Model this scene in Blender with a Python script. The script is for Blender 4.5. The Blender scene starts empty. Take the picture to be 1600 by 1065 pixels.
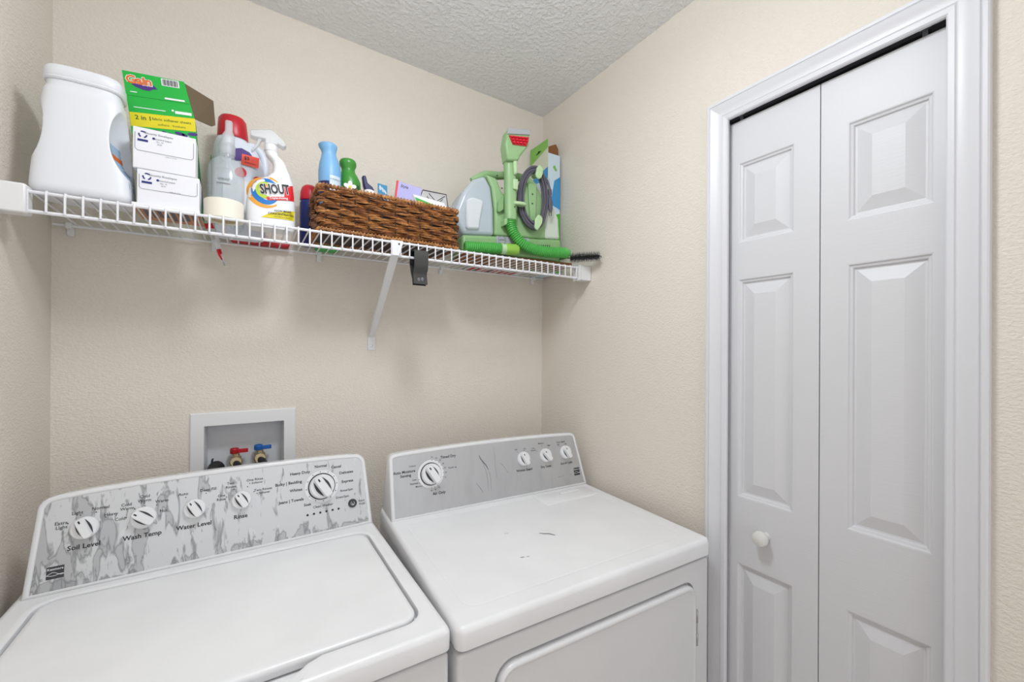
import bpy, math, random
from mathutils import Matrix, Vector
random.seed(7)
C = bpy.context.scene.collection
SC = bpy.context.scene
R = math.radians

# ------------------------------------------------------------------ camera, world, lights, exposure
CAM_H = 1.40
cam = bpy.data.objects.new('camera', bpy.data.cameras.new('camera'))
C.objects.link(cam)
SC.camera = cam
yaw, pitch, roll = R(32.16), R(0.06), R(0.30)
F = Vector((math.sin(yaw)*math.cos(pitch), math.cos(yaw)*math.cos(pitch), math.sin(pitch)))
r0 = Vector((math.cos(yaw), -math.sin(yaw), 0)); u0 = r0.cross(F)
rr = math.cos(roll)*r0 + math.sin(roll)*u0
uu = -math.sin(roll)*r0 + math.cos(roll)*u0
m = Matrix((rr, uu, -F)).transposed().to_4x4(); m.translation = (0, 0, CAM_H)
cam.matrix_world = m
cam.data.sensor_width = 36.0
cam.data.lens = 662.0*36/1600
cam.data.shift_y = 11.5/1600
cam.data.clip_start = 0.02

w = bpy.data.worlds.new('world'); SC.world = w; w.use_nodes = True
w.node_tree.nodes['Background'].inputs[0].default_value = (0.93, 0.96, 1.0, 1)
w.node_tree.nodes['Background'].inputs[1].default_value = 0.56

def lamp(name, kind, loc, energy, color=(1, 1, 1), **kw):
    d = bpy.data.lights.new(name, kind); d.energy = energy; d.color = color
    for k, v in kw.items(): setattr(d, k, v)
    o = bpy.data.objects.new(name, d); o.location = loc; C.objects.link(o); return o
LX, LY = 0.27, 0.52
lamp('ceiling_bulb', 'POINT', (LX, LY, 2.285), 4.56, (0.91, 0.962, 1.0), shadow_soft_size=0.11)
lamp('ceiling_diffuser', 'AREA', (LX, LY, 2.28), 1.69, (0.91, 0.962, 1.0), shape='DISK', size=0.26)

SC.view_settings.view_transform = 'Standard'
SC.view_settings.look = 'None'
SC.view_settings.gamma = 1.0
SC.view_settings.use_curve_mapping = False
SC.view_settings.exposure = 1.33

# ------------------------------------------------------------------ materials
def lin(h):
    h = h.lstrip('#'); out = []
    for i in (0, 2, 4):
        c = int(h[i:i+2], 16)/255
        out.append(c/12.92 if c <= 0.04045 else ((c+0.055)/1.055)**2.4)
    return (*out, 1)
def mat(name, hexc, rough=0.5, metal=0.0, bump=None, vary=None, coat=0.0):
    m = bpy.data.materials.new(name); m.use_nodes = True
    nt = m.node_tree; b = nt.nodes['Principled BSDF']
    b.inputs['Base Color'].default_value = lin(hexc)
    b.inputs['Roughness'].default_value = rough
    b.inputs['Metallic'].default_value = metal
    b.inputs['Coat Weight'].default_value = coat
    tc = nt.nodes.new('ShaderNodeTexCoord')
    if vary:                                     # (scale, second colour)
        n = nt.nodes.new('ShaderNodeTexNoise'); n.inputs['Scale'].default_value = vary[0]; n.inputs['Detail'].default_value = 4
        nt.links.new(tc.outputs['Object'], n.inputs['Vector'])
        r = nt.nodes.new('ShaderNodeValToRGB')
        r.color_ramp.elements[0].position = 0.35; r.color_ramp.elements[0].color = lin(hexc)
        r.color_ramp.elements[1].position = 0.68; r.color_ramp.elements[1].color = lin(vary[1])
        nt.links.new(n.outputs['Fac'], r.inputs['Fac']); nt.links.new(r.outputs['Color'], b.inputs['Base Color'])
    if bump:                                     # (scale xyz, strength, distance, low, high)
        mp = nt.nodes.new('ShaderNodeMapping'); mp.inputs['Scale'].default_value = bump[0]
        nt.links.new(tc.outputs['Object'], mp.inputs['Vector'])
        n = nt.nodes.new('ShaderNodeTexNoise'); n.inputs['Scale'].default_value = 1; n.inputs['Detail'].default_value = 2.5
        nt.links.new(mp.outputs['Vector'], n.inputs['Vector'])
        src = n.outputs['Fac']
        if len(bump) > 3:
            r = nt.nodes.new('ShaderNodeMapRange'); r.interpolation_type = 'SMOOTHSTEP'
            r.inputs['From Min'].default_value = bump[3]; r.inputs['From Max'].default_value = bump[4]
            nt.links.new(src, r.inputs['Value']); src = r.outputs['Result']
        bp = nt.nodes.new('ShaderNodeBump'); bp.inputs['Strength'].default_value = bump[1]; bp.inputs['Distance'].default_value = bump[2]
        nt.links.new(src, bp.inputs['Height']); nt.links.new(bp.outputs['Normal'], b.inputs['Normal'])
    return m
def clear(name, hexc, alpha, rough=0.15):
    m = bpy.data.materials.new(name); m.use_nodes = True
    nt = m.node_tree; b = nt.nodes['Principled BSDF']
    b.inputs['Base Color'].default_value = lin(hexc); b.inputs['Roughness'].default_value = rough
    t = nt.nodes.new('ShaderNodeBsdfTransparent'); mx = nt.nodes.new('ShaderNodeMixShader')
    mx.inputs[0].default_value = alpha
    nt.links.new(t.outputs[0], mx.inputs[1]); nt.links.new(b.outputs[0], mx.inputs[2])
    nt.links.new(mx.outputs[0], nt.nodes['Material Output'].inputs[0])
    return m

M = {}
M['wall'] = mat('wall_paint', 'E8E0D5', 0.72, bump=((155, 155, 245), 0.42, 0.0021, 0.32, 0.74))
M['ceil'] = mat('ceiling_texture', 'EDEDEF', 0.85, bump=((75, 75, 75), 0.55, 0.003, 0.40, 0.66))
M['floor'] = mat('floor_tile', 'CFC6BA', 0.5, vary=(6, 'C2B8AB'))
M['trim'] = mat('white_gloss_paint', 'E0E0E5', 0.38)
M['door'] = mat('white_door_paint', 'DADADE', 0.45, bump=((190, 22, 260), 0.18, 0.0012))
M['dark'] = mat('closet_shade', '1B1B1C', 0.6)  # near-black colour stands in for the darkness inside the closet
M['track'] = mat('track_steel', '5A5A5E', 0.4, 0.6)
M['knobw'] = mat('porcelain_white', 'E4E3DF', 0.25)
M['enamel'] = mat('white_enamel', 'E6E6E8', 0.22, coat=0.3)
M['enamel_lit'] = mat('white_enamel_lit_top', 'F2F2F4', 0.30, vary=(9, 'EDEDEF'))  # lighter copy of the enamel, puts the brighter light on the tops into colour
M['plast'] = mat('white_plastic', 'EAEAEC', 0.35)
M['ink'] = mat('black_ink', '2C2C30', 0.6)
M['inkg'] = mat('grey_ink', '6E6E74', 0.6)
M['dark_and_shade'] = mat('dark_grey_and_shade', '3A3B3F', 0.5)  # dark badge and button, also the painted shade on the knobs
M['wire'] = mat('white_vinyl_wire', 'EDEDF2', 0.35)
M['black'] = mat('black_plastic', '232425', 0.35)
M['clip'] = mat('charcoal_plastic', '3B3C3A', 0.4)
M['brass'] = mat('brass', 'B5A482', 0.35, 0.7)
M['chrome'] = mat('chrome', 'C8C8C8', 0.2, 1.0)
M['red'] = mat('red_plastic', 'C4182A', 0.35)
M['valvered'] = mat('red_lever', 'B81722', 0.4)
M['blue'] = mat('blue_lever', '1D63B8', 0.4)
M['rubber'] = mat('black_rubber', '2A2A2B', 0.55)
M['boxgrey'] = mat('outlet_box_plastic', 'E4E6EA', 0.5)

def fascia(name, stains):
    m = bpy.data.materials.new(name); m.use_nodes = True
    nt = m.node_tree; b = nt.nodes['Principled BSDF']; L = nt.links
    b.inputs['Roughness'].default_value = 0.42; b.inputs['Metallic'].default_value = 0.2
    b.inputs['Base Color'].default_value = lin('BDBEC1')
    tc = nt.nodes.new('ShaderNodeTexCoord')
    base = nt.nodes.new('ShaderNodeRGB'); base.outputs[0].default_value = lin('D3D4D6' if stains else 'C3C4C7')
    col = base.outputs[0]
    def layer(scale, lo, hi, dark, detail, grad=None, edge=False, amt=0.8):
        nonlocal col
        mp = nt.nodes.new('ShaderNodeMapping'); mp.inputs['Scale'].default_value = scale
        L.new(tc.outputs['Object'], mp.inputs['Vector'])
        n = nt.nodes.new('ShaderNodeTexNoise'); n.inputs['Scale'].default_value = 1; n.inputs['Detail'].default_value = detail; n.inputs['Distortion'].default_value = 0.5
        L.new(mp.outputs['Vector'], n.inputs['Vector'])
        src = n.outputs['Fac']
        if grad:                                     # stains thicken towards the left end of the panel
            sep = nt.nodes.new('ShaderNodeSeparateXYZ'); L.new(tc.outputs['Object'], sep.inputs[0])
            g = nt.nodes.new('ShaderNodeMapRange'); g.inputs['From Min'].default_value = grad[0]; g.inputs['From Max'].default_value = grad[1]
            g.inputs['To Min'].default_value = grad[2]; g.inputs['To Max'].default_value = grad[3]
            L.new(sep.outputs[grad[4]], g.inputs['Value'])
            ad = nt.nodes.new('ShaderNodeMath'); ad.operation = 'ADD'
            L.new(src, ad.inputs[0]); L.new(g.outputs[0], ad.inputs[1]); src = ad.outputs[0]
        cr = nt.nodes.new('ShaderNodeValToRGB'); e = cr.color_ramp.elements
        e[0].position = lo; e[0].color = (0, 0, 0, 1); e[1].position = hi; e[1].color = (1, 1, 1, 1)
        if edge:
            x = e.new(min(hi+0.035, 0.98)); x.color = (0.45, 0.45, 0.45, 1)
        L.new(src, cr.inputs['Fac'])
        am = nt.nodes.new('ShaderNodeMath'); am.operation = 'MULTIPLY'; am.inputs[1].default_value = amt
        L.new(cr.outputs['Color'], am.inputs[0])
        mx = nt.nodes.new('ShaderNodeMix'); mx.data_type = 'RGBA'
        L.new(am.outputs[0], mx.inputs['Factor']); L.new(col, mx.inputs['A']); mx.inputs['B'].default_value = lin(dark)
        col = mx.outputs['Result']
    if stains:
        layer((52, 52, 8), 0.50, 0.57, '8B8C8F', 3, (-0.36, 0.10, 0.10, -0.14, 'X'), True, 0.9)
        layer((30, 30, 16), 0.55, 0.60, '88898C', 4, (0.93, 0.972, 0.17, -0.22, 'Z'), True, 0.85)
        layer((95, 95, 14), 0.66, 0.70, '75767A', 2, (-0.36, 0.3, 0.03, -0.05, 'X'), True, 0.75)
        layer((60, 60, 12), 0.66, 0.69, 'DDDEE0', 3, None, False, 0.6)
    else:
        layer((30, 30, 3), 0.5, 0.9, '9C9DA0', 3, None, False, 0.35)
    L.new(col, b.inputs['Base Color'])
    return m
M['fasw'] = fascia('stained_steel_fascia', True)
M['fasd'] = fascia('brushed_steel_fascia', False)
M['fasd'].node_tree.nodes['Principled BSDF'].inputs['Metallic'].default_value = 0.5
M['fasd'].node_tree.nodes['Principled BSDF'].inputs['Roughness'].default_value = 0.38

# ------------------------------------------------------------------ geometry helpers (each returns (verts, faces))
def join(*gs):
    V, Fc = [], []
    for v, f in gs:
        k = len(V); V += list(v); Fc += [tuple(i+k for i in q) for q in f]
    return V, Fc
def xf(g, M4):
    return [tuple(M4 @ Vector(p)) for p in g[0]], g[1]
def box(x0, x1, y0, y1, z0, z1):
    v = [(x0,y0,z0),(x1,y0,z0),(x1,y1,z0),(x0,y1,z0),(x0,y0,z1),(x1,y0,z1),(x1,y1,z1),(x0,y1,z1)]
    return v, [(3,2,1,0),(4,5,6,7),(0,1,5,4),(1,2,6,5),(2,3,7,6),(3,0,4,7)]
def stack(rings, cap0=True, cap1=True, close=False):
    n = len(rings[0]); V = [p for r in rings for p in r]; Fc = []
    K = len(rings)
    for k in range(K if close else K-1):
        a, b = k*n, ((k+1) % K)*n
        for i in range(n):
            j = (i+1) % n; Fc.append((a+i, a+j, b+j, b+i))
    if not close:
        if cap0: Fc.append(tuple(reversed(range(n))))
        if cap1: Fc.append(tuple(range((K-1)*n, K*n)))
    return V, Fc
def prism_xz(pts, y0, y1):
    a = sum(pts[i][0]*pts[(i+1) % len(pts)][1]-pts[(i+1) % len(pts)][0]*pts[i][1] for i in range(len(pts)))
    if a < 0: pts = list(reversed(pts))
    return stack([[(x, y0, z) for x, z in pts], [(x, y1, z) for x, z in pts]], True, True) if False else \
        (lambda g: (g[0], [tuple(reversed(f)) for f in g[1]]))(stack([[(x, y0, z) for x, z in reversed(pts)], [(x, y1, z) for x, z in reversed(pts)]]))
def prism_xy(pts, z0, z1):
    a = sum(pts[i][0]*pts[(i+1) % len(pts)][1]-pts[(i+1) % len(pts)][0]*pts[i][1] for i in range(len(pts)))
    if a < 0: pts = list(reversed(pts))
    return stack([[(x, y, z0) for x, y in pts], [(x, y, z1) for x, y in pts]])
def sring(cx, cy, z, rx, ry, n=2.0, seg=28):
    out = []
    for i in range(seg):
        t = 2*math.pi*i/seg; c, s = math.cos(t), math.sin(t)
        out.append((cx+rx*math.copysign(abs(c)**(2/n), c), cy+ry*math.copysign(abs(s)**(2/n), s), z))
    return out
def loft(levels, seg=28):                           # levels: (z, cx, cy, rx, ry, n)
    return stack([sring(cx, cy, z, rx, ry, n, seg) for z, cx, cy, rx, ry, n in levels])
def lathe(prof, cx=0, cy=0, seg=24):                # prof: (r, z) bottom to top
    return stack([sring(cx, cy, z, max(r, 1e-5), max(r, 1e-5), 2, seg) for r, z in prof])
def tube(path, r, seg=8, closed=False, radii=None, flat=1.0):
    P = [Vector(p) for p in path]; n = len(P); rings = []
    up = None
    for i in range(n):
        a = P[(i-1) % n] if (closed or i > 0) else P[i]; b = P[(i+1) % n] if (closed or i < n-1) else P[i]
        t = (b-a); t = t.normalized() if t.length > 1e-9 else Vector((0, 0, 1))
        if up is None:
            up = Vector((0, 0, 1)) if abs(t.z) < 0.9 else Vector((1, 0, 0))
        s = t.cross(up)
        if s.length < 1e-6: s = t.cross(Vector((0.3, 0.9, 0.2)))
        s.normalize(); up = s.cross(t).normalized()
        rad = radii[i] if radii else r
        rings.append([tuple(P[i] + s*(rad*math.cos(2*math.pi*k/seg)) + up*(rad*flat*math.sin(2*math.pi*k/seg))) for k in range(seg)])
    return stack(rings, close=closed)
def spline(pts, n):                                  # Catmull-Rom
    P = [Vector(p) for p in pts]; P = [P[0]*2-P[1]] + P + [P[-1]*2-P[-2]]; out = []
    for i in range(1, len(P)-2):
        for k in range(n):
            t = k/n
            out.append(tuple(0.5*((2*P[i]) + (P[i+1]-P[i-1])*t + (2*P[i-1]-5*P[i]+4*P[i+1]-P[i+2])*t*t + (3*P[i]-P[i-1]-3*P[i+1]+P[i+2])*t**3)))
    out.append(tuple(P[-2])); return out
def rrect(x0, x1, y0, y1, r, seg=5, side=10):         # counter-clockwise rounded rectangle
    out = []
    cs = [(x1-r, y0+r, -90), (x1-r, y1-r, 0), (x0+r, y1-r, 90), (x0+r, y0+r, 180)]
    st = [((x0+r, y0), (x1-r, y0)), ((x1, y0+r), (x1, y1-r)), ((x1-r, y1), (x0+r, y1)), ((x0, y1-r), (x0, y0+r))]
    for k in range(4):
        (ax, ay), (bx, by) = st[k]
        for i in range(side): out.append((ax+(bx-ax)*i/side, ay+(by-ay)*i/side))
        cx, cy, a0 = cs[k]
        for i in range(seg):
            t = R(a0+90*i/seg); out.append((cx+r*math.cos(t), cy+r*math.sin(t)))
    return out
def ball(c, rx, ry, rz, seg=14):
    return loft([(c[2]+rz*math.sin(t), c[0], c[1], max(rx*math.cos(t), 1e-4), max(ry*math.cos(t), 1e-4), 2)
                 for t in [R(-90+180*i/8) for i in range(9)]], seg)

# ------------------------------------------------------------------ object helpers
WM = {}
def obj(name, g, material, parent=None, bevel=None, smooth=40, kind=None, label=None):
    me = bpy.data.meshes.new(name); me.from_pydata([tuple(p) for p in g[0]], [], g[1]); me.update()
    me.materials.append(M[material] if isinstance(material, str) else material)
    if smooth:
        for p in me.polygons: p.use_smooth = True
        me.set_sharp_from_angle(angle=R(smooth))
    o = bpy.data.objects.new(name, me); C.objects.link(o)
    if parent is not None:
        o.parent = parent; o.matrix_parent_inverse = WM.get(parent.name, Matrix()).inverted()
    if bevel:
        b = o.modifiers.new('bevel', 'BEVEL'); b.width = bevel[0]; b.segments = bevel[1]; b.limit_method = 'ANGLE'; b.angle_limit = R(40)
        b.harden_normals = False
    if kind is None and parent is not None and name in ('lettering', 'fine_print', 'scratch', 'print', 'label_lettering', 'band_lettering', 'barcode', 'cover_picture'): kind = 'stuff'
    if kind: o['kind'] = kind
    if label: o['label'] = label
    return o
def thing(name, label, cat, loc=(0, 0, 0), rz=0, group=None, local=False):
    o = bpy.data.objects.new(name, None); o.empty_display_size = 0.05; C.objects.link(o)
    o.location = loc; o.rotation_euler = (0, 0, rz); o['label'] = label; o['category'] = cat
    if group: o['group'] = group
    if not local: WM[o.name] = Matrix.LocRotScale(Vector(loc), Matrix.Rotation(rz, 3, 'Z'), None)
    return o                                          # local=True: the parts are given in the thing's own coordinates
def tag(o, label, cat, group=None):
    o['label'] = label; o['category'] = cat
    if group: o['group'] = group
    return o
def structure(name, g, material, **kw):
    return obj(name, g, material, kind='structure', **kw)

_tc = {}
def glyphs(s, size, align='CENTER', bold=0.0, space=1.0, shear=0.0):
    """flat lettering in the xy plane, centred on its baseline origin"""
    key = (s, size, align, bold, space, shear)
    if key in _tc: return _tc[key]
    cu = bpy.data.curves.new('lettering', 'FONT'); cu.body = s; cu.size = size; cu.align_x = align; cu.align_y = 'CENTER'
    cu.resolution_u = 2; cu.offset = bold*size; cu.space_character = space; cu.shear = shear
    to = bpy.data.objects.new('lettering', cu); C.objects.link(to)
    dg = bpy.context.evaluated_depsgraph_get(); me = bpy.data.meshes.new_from_object(to.evaluated_get(dg))
    g = ([tuple(v.co) for v in me.vertices], [tuple(p.vertices) for p in me.polygons])
    bpy.data.objects.remove(to); bpy.data.curves.remove(cu); bpy.data.meshes.remove(me)
    _tc[key] = g; return g
def plane(o, ex, ey):                                 # matrix of a face: local x, y on the face, z out of it
    ex = Vector(ex).normalized(); ey = Vector(ey); ey = (ey-ex*ex.dot(ey)).normalized(); n = ex.cross(ey)
    m = Matrix((ex, ey, n)).transposed().to_4x4(); m.translation = o; return m
def put(g, P, x, y, z=0.0006, rot=0.0):
    return xf(g, P @ Matrix.Translation((x, y, z)) @ Matrix.Rotation(rot, 4, 'Z'))
def poly(pts):
    a = sum(pts[i][0]*pts[(i+1) % len(pts)][1]-pts[(i+1) % len(pts)][0]*pts[i][1] for i in range(len(pts)))
    if a < 0: pts = list(reversed(pts))
    return [(x, y, 0) for x, y in pts], [tuple(range(len(pts)))]
def rect(x0, x1, y0, y1): return poly([(x0, y0), (x1, y0), (x1, y1), (x0, y1)])
def disc(cx, cy, rx, ry=None, seg=24):
    ry = ry or rx
    return poly([(cx+rx*math.cos(2*math.pi*i/seg), cy+ry*math.sin(2*math.pi*i/seg)) for i in range(seg)])
def annulus(cx, cy, r1, r2, seg=32, a0=0, a1=360):
    V, Fc = [], []
    full = abs(a1-a0) >= 360; n = seg if full else seg+1
    for i in range(n):
        t = R(a0+(a1-a0)*i/seg)
        V += [(cx+r1*math.cos(t), cy+r1*math.sin(t), 0), (cx+r2*math.cos(t), cy+r2*math.sin(t), 0)]
    for i in range(seg):
        j = (i+1) % n; Fc.append((2*i, 2*i+1, 2*j+1, 2*j))
    return V, Fc
def front(y): return plane((0, y, 0), (1, 0, 0), (0, 0, 1))   # face towards -y, local x = world x, local y = world z

# ================================================================== THE ROOM
XL, XR, YB, YF = -0.396, 1.0613, 1.45, -1.55
def zc(x): return 2.380 + (XR-x)*0.0237
def quads_grid(xs, zs, holes, fn):
    V, Fc = [], []
    for i in range(len(xs)-1):
        for j in range(len(zs)-1):
            cx, cz = (xs[i]+xs[i+1])/2, (zs[j]+zs[j+1])/2
            if any(h[0] < cx < h[1] and h[2] < cz < h[3] for h in holes): continue
            k = len(V); V += [fn(xs[i], zs[j]), fn(xs[i+1], zs[j]), fn(xs[i+1], zs[j+1]), fn(xs[i], zs[j+1])]; Fc.append((k, k+1, k+2, k+3))
    return V, Fc
UB = (-0.0955, 0.0985, 0.985, 1.180)                  # opening of the outlet box
structure('wall_back', quads_grid([XL-0.1, UB[0]-0.004, UB[1]+0.004, XR+0.1], [-0.0, UB[2]-0.004, UB[3]+0.004, 2.46], [UB],
          lambda x, z: (x, YB, z)), 'wall', smooth=0)
DY0, DY1, DZ = 0.218, 0.648, 2.030                    # closet door opening in the right wall
structure('wall_right', quads_grid([YB+0.1, DY1, DY0, YF], [0, DZ, 2.46], [(DY0, DY1, -1, DZ)], lambda y, z: (XR, y, z)), 'wall', smooth=0)
structure('wall_left', ([(XL, YF, 0), (XL, YB+0.1, 0), (XL, YB+0.1, 2.46), (XL, YF, 2.46)], [(0, 1, 2, 3)]), 'wall', smooth=0)
structure('floor', ([(XL-.1, YF-2, 0), (XR+.6, YF-2, 0), (XR+.6, YB+0.1, 0), (XL-.1, YB+0.1, 0)], [(0, 1, 2, 3)]), 'floor', smooth=0)
structure('ceiling', ([(XL-.1, YF, zc(XL-.1)), (XR+.1, YF, zc(XR+.1)), (XR+.1, YB+0.1, zc(XR+.1)), (XL-.1, YB+0.1, zc(XL-.1))], [(3, 2, 1, 0)]), 'ceil', smooth=0)
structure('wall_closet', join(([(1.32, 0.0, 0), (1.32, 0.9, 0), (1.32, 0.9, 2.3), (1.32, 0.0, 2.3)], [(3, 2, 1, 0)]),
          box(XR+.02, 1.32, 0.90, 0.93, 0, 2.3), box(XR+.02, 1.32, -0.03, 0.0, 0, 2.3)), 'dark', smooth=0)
structure('baseboard_back', box(XL, XR, YB-0.012, YB, 0, 0.085), 'trim', bevel=(0.004, 2))
structure('baseboard_left', box(XL, XL+0.012, YF, YB-0.012, 0, 0.085), 'trim', bevel=(0.004, 2))

# door casing: a moulded profile swept along the posts and the head, mitred at the corners
PROF = [(0.000, 0.000), (0.000, 0.007), (0.003, 0.010), (0.0115, 0.0115), (0.0135, 0.0090), (0.0155, 0.0105), (0.022, 0.0105), (0.030, 0.0125),
        (0.038, 0.0160), (0.0425, 0.0175), (0.0445, 0.0150), (0.0465, 0.0175), (0.052, 0.0175), (0.0545, 0.015), (0.055, 0.0)]
CY0, CY1, CZ = 0.2285, 0.632, 1.996
def post(side):
    a, b = [], []
    for t, h in PROF:
        y = CY1+t if side == 'left' else CY0-t
        a.append((XR-h, y, 0.0)); b.append((XR-h, y, CZ+t))
    return stack([a, b])
hd = stack([[(XR-h, CY1+t, CZ+t) for t, h in PROF], [(XR-h, CY0-t, CZ+t) for t, h in PROF]])
structure('trim_1', post('left'), 'trim', smooth=30)
structure('trim_2', hd, 'trim', smooth=30)
structure('trim_3', post('right'), 'trim', smooth=30)
structure('trim_4', join(box(XR, 1.17, DY1-0.001, DY1+0.012, 0, DZ), box(XR, 1.17, DY0-0.012, DY0+0.001, 0, DZ), box(XR, 1.17, DY0, DY1, DZ-0.004, DZ+0.012)), 'trim', smooth=0)

# the closet's bifold door: two leaves with three raised panels each
door = bpy.data.objects.new('door_1', None); C.objects.link(door); door.location = (1.078, 0.43, 0); door['kind'] = 'structure'
WM[door.name] = Matrix.Translation((1.078, 0.43, 0))
DX = 1.078
ROWS = [(0.20, 0.8535), (1.0215, 1.5830), (1.675, 1.8825)]
def leaf(y0, y1, p0, p1):
    """y0 > y1 as seen left to right; p0 > p1 the panel columns"""
    zs = [0.03]
    for a, b in ROWS: zs += [a, b]
    zs.append(1.991)
    holes = [(p1, p0, a, b) for a, b in ROWS]
    g = quads_grid([y0, p0, p1, y1], zs, holes, lambda y, z: (DX, y, z))
    T = 0.032
    e = ([(DX, y0, .03), (DX, y0, 1.991), (DX+T, y0, 1.991), (DX+T, y0, .03), (DX, y1, .03), (DX, y1, 1.991), (DX+T, y1, 1.991), (DX+T, y1, .03)],
         [(0, 1, 2, 3), (7, 6, 5, 4), (1, 5, 6, 2), (3, 7, 4, 0), (2, 6, 7, 3)])
    lf = obj('door_leaf', join(g, e), 'door', door, smooth=0)
    for a, b in ROWS:
        rings = []
        for off, d in [(0, 0), (0.0025, 0.0005), (0.005, 0.0035), (0.009, 0.0048), (0.011, 0.0088), (0.0145, 0.0092), (0.0415, 0.0005), (0.0425, 0.0005)]:
            rings.append([(DX+d, p0-off, a+off), (DX+d, p1+off, a+off), (DX+d, p1+off, b-off), (DX+d, p0-off, b-off)])
        obj('raised_panel', stack(rings, cap0=False), 'door', lf, smooth=0)
    return lf
leaf(0.6410, 0.4335, 0.6175, 0.4850)
leaf(0.4315, 0.2240, 0.3825, 0.2480)
kb = lathe([(0.011, 0), (0.011, 0.012), (0.0135, 0.016), (0.0175, 0.020), (0.0185, 0.025), (0.0165, 0.031), (0.010, 0.0345), (0.0, 0.0355)], 0, 0, 24)
obj('door_knob', xf(kb, Matrix.Translation((DX, 0.546, 0.945)) @ Matrix.Rotation(R(-90), 4, 'Y')), 'knobw', door, label='round white pull knob on the left leaf')
obj('track', join(box(1.082, 1.106, DY0+.05, DY1-0.004, 1.9995, 2.016)), 'track', door, label='dark steel track over the leaves')
for y in (0.262, 0.610):
    obj('pivot', join(box(1.079, 1.0815, y-0.008, y+0.008, 2.003, 2.009), box(1.079, 1.0815, y-0.004, y+0.004, 1.990, 2.003)), 'chrome', door)

# ceiling fixture that lights the room (flush pan with an open ring)
cl = thing('ceiling_light', 'flush round ceiling light above the dryer front', 'light', (LX, LY, zc(LX)))
zt = zc(LX)
obj('pan', lathe([(0.150, zt-0.050), (0.155, zt-0.048), (0.158, zt-0.03), (0.150, zt-0.002), (0.0, zt-0.002)], LX, LY, 40), 'trim', cl)

# ================================================================== OUTLET BOX, VALVES AND HOSES
ub = thing('outlet_box', 'white recessed washer outlet box in the wall behind the washer', 'utility box', (0.0, YB, 1.09))
fr = []
for off, y in [((0.0325), YB-0.0002), ((0.0325), YB-0.004), ((0.030), YB-0.0065), ((0.001), YB-0.0065), ((0.0), YB-0.004), ((0.0), YB+0.001)]:
    fr.append([(UB[0]-off, y, UB[2]-off-0.01), (UB[1]+off, y, UB[2]-off-0.01), (UB[1]+off, y, UB[3]+off*1.16), (UB[0]-off, y, UB[3]+off*1.16)])
obj('frame', stack([list(reversed(r)) for r in fr], False, False), 'plast', ub, smooth=0)
D2 = YB+0.062
bx = [[(UB[0], YB, UB[2]), (UB[1], YB, UB[2]), (UB[1], YB, UB[3]), (UB[0], YB, UB[3])],
      [(UB[0]+.004, D2, UB[2]+.004), (UB[1]-.004, D2, UB[2]+.004), (UB[1]-.004, D2, UB[3]-.004), (UB[0]+.004, D2, UB[3]-.004)]]
obj('recess', stack(bx, False, True), 'boxgrey', ub, smooth=0)
for x, mt, dz in ((-0.022, 'valvered', 0.0), (0.038, 'blue', 0.0035)):
    z0 = 1.083+dz
    v = obj('valve', join(lathe([(0.011, z0-0.075), (0.011, z0-0.03), (0.0135, z0-0.028), (0.0135, z0-0.004), (0.009, z0), (0.0085, z0+0.006)], x, YB+0.035, 6),
            xf(lathe([(0.015, 0), (0.0165, 0.004), (0.0165, 0.014), (0.014, 0.018)], 0, 0, 8), Matrix.Translation((x, YB+0.024, z0-0.018)) @ Matrix.Rotation(R(75), 4, 'X'))), 'brass', ub, smooth=30)
    obj('lever', join(lathe([(0.0105, z0+0.006), (0.0115, z0+0.008), (0.0115, z0+0.020), (0.009, z0+0.022)], x-0.004, YB+0.034, 16), box(x-0.006, x+0.030, YB+0.027, YB+0.033, z0+0.0075, z0+0.019)),
        mt, v, bevel=(0.0015, 2), label='red lever' if mt == 'valvered' else 'blue lever')
tag(obj('supply_hose', tube(spline([(-0.022, YB+0.014, 1.0655), (-0.017, YB-0.006, 1.0600), (-0.008, YB-0.035, 1.040), (-0.004, YB-0.06, 1.01), (-0.004, YB-0.10, 0.93), (-0.01, YB-0.13, 0.80)], 6), 0.0095, 10), 'rubber'),
    'black rubber hose on the red valve of the outlet box', 'hose')
tag(obj('supply_hose', tube(spline([(0.038, YB+0.014, 1.0690), (0.045, YB-0.006, 1.0635), (0.057, YB-0.035, 1.043), (0.063, YB-0.06, 1.012), (0.066, YB-0.10, 0.93), (0.06, YB-0.13, 0.80)], 6), 0.0095, 10), 'rubber'),
    'black rubber hose on the blue valve of the outlet box', 'hose')
dh = thing('drain_hose', 'ribbed black drain hose hooked into the left of the outlet box', 'hose', (-0.066, YB, 1.0))
pth = spline([(-0.062, YB+0.040, 0.99), (-0.062, YB+0.040, 1.03), (-0.066, YB+0.028, 1.055), (-0.072, YB-0.01, 1.062), (-0.078, YB-0.05, 1.035), (-0.08, YB-0.075, 0.95), (-0.08, YB-0.08, 0.80)], 14)
obj('hose', tube(pth, 0.015, 14, radii=[0.0165 if (i//2) % 2 else 0.0145 for i in range(len(pth))]), 'rubber', dh)
obj('strap', prism_xz([(-0.0925, 1.02), (-0.083, 1.03), (-0.075, 1.085), (-0.080, 1.083)], YB+0.018, YB+0.022), 'rubber', dh)

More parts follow.
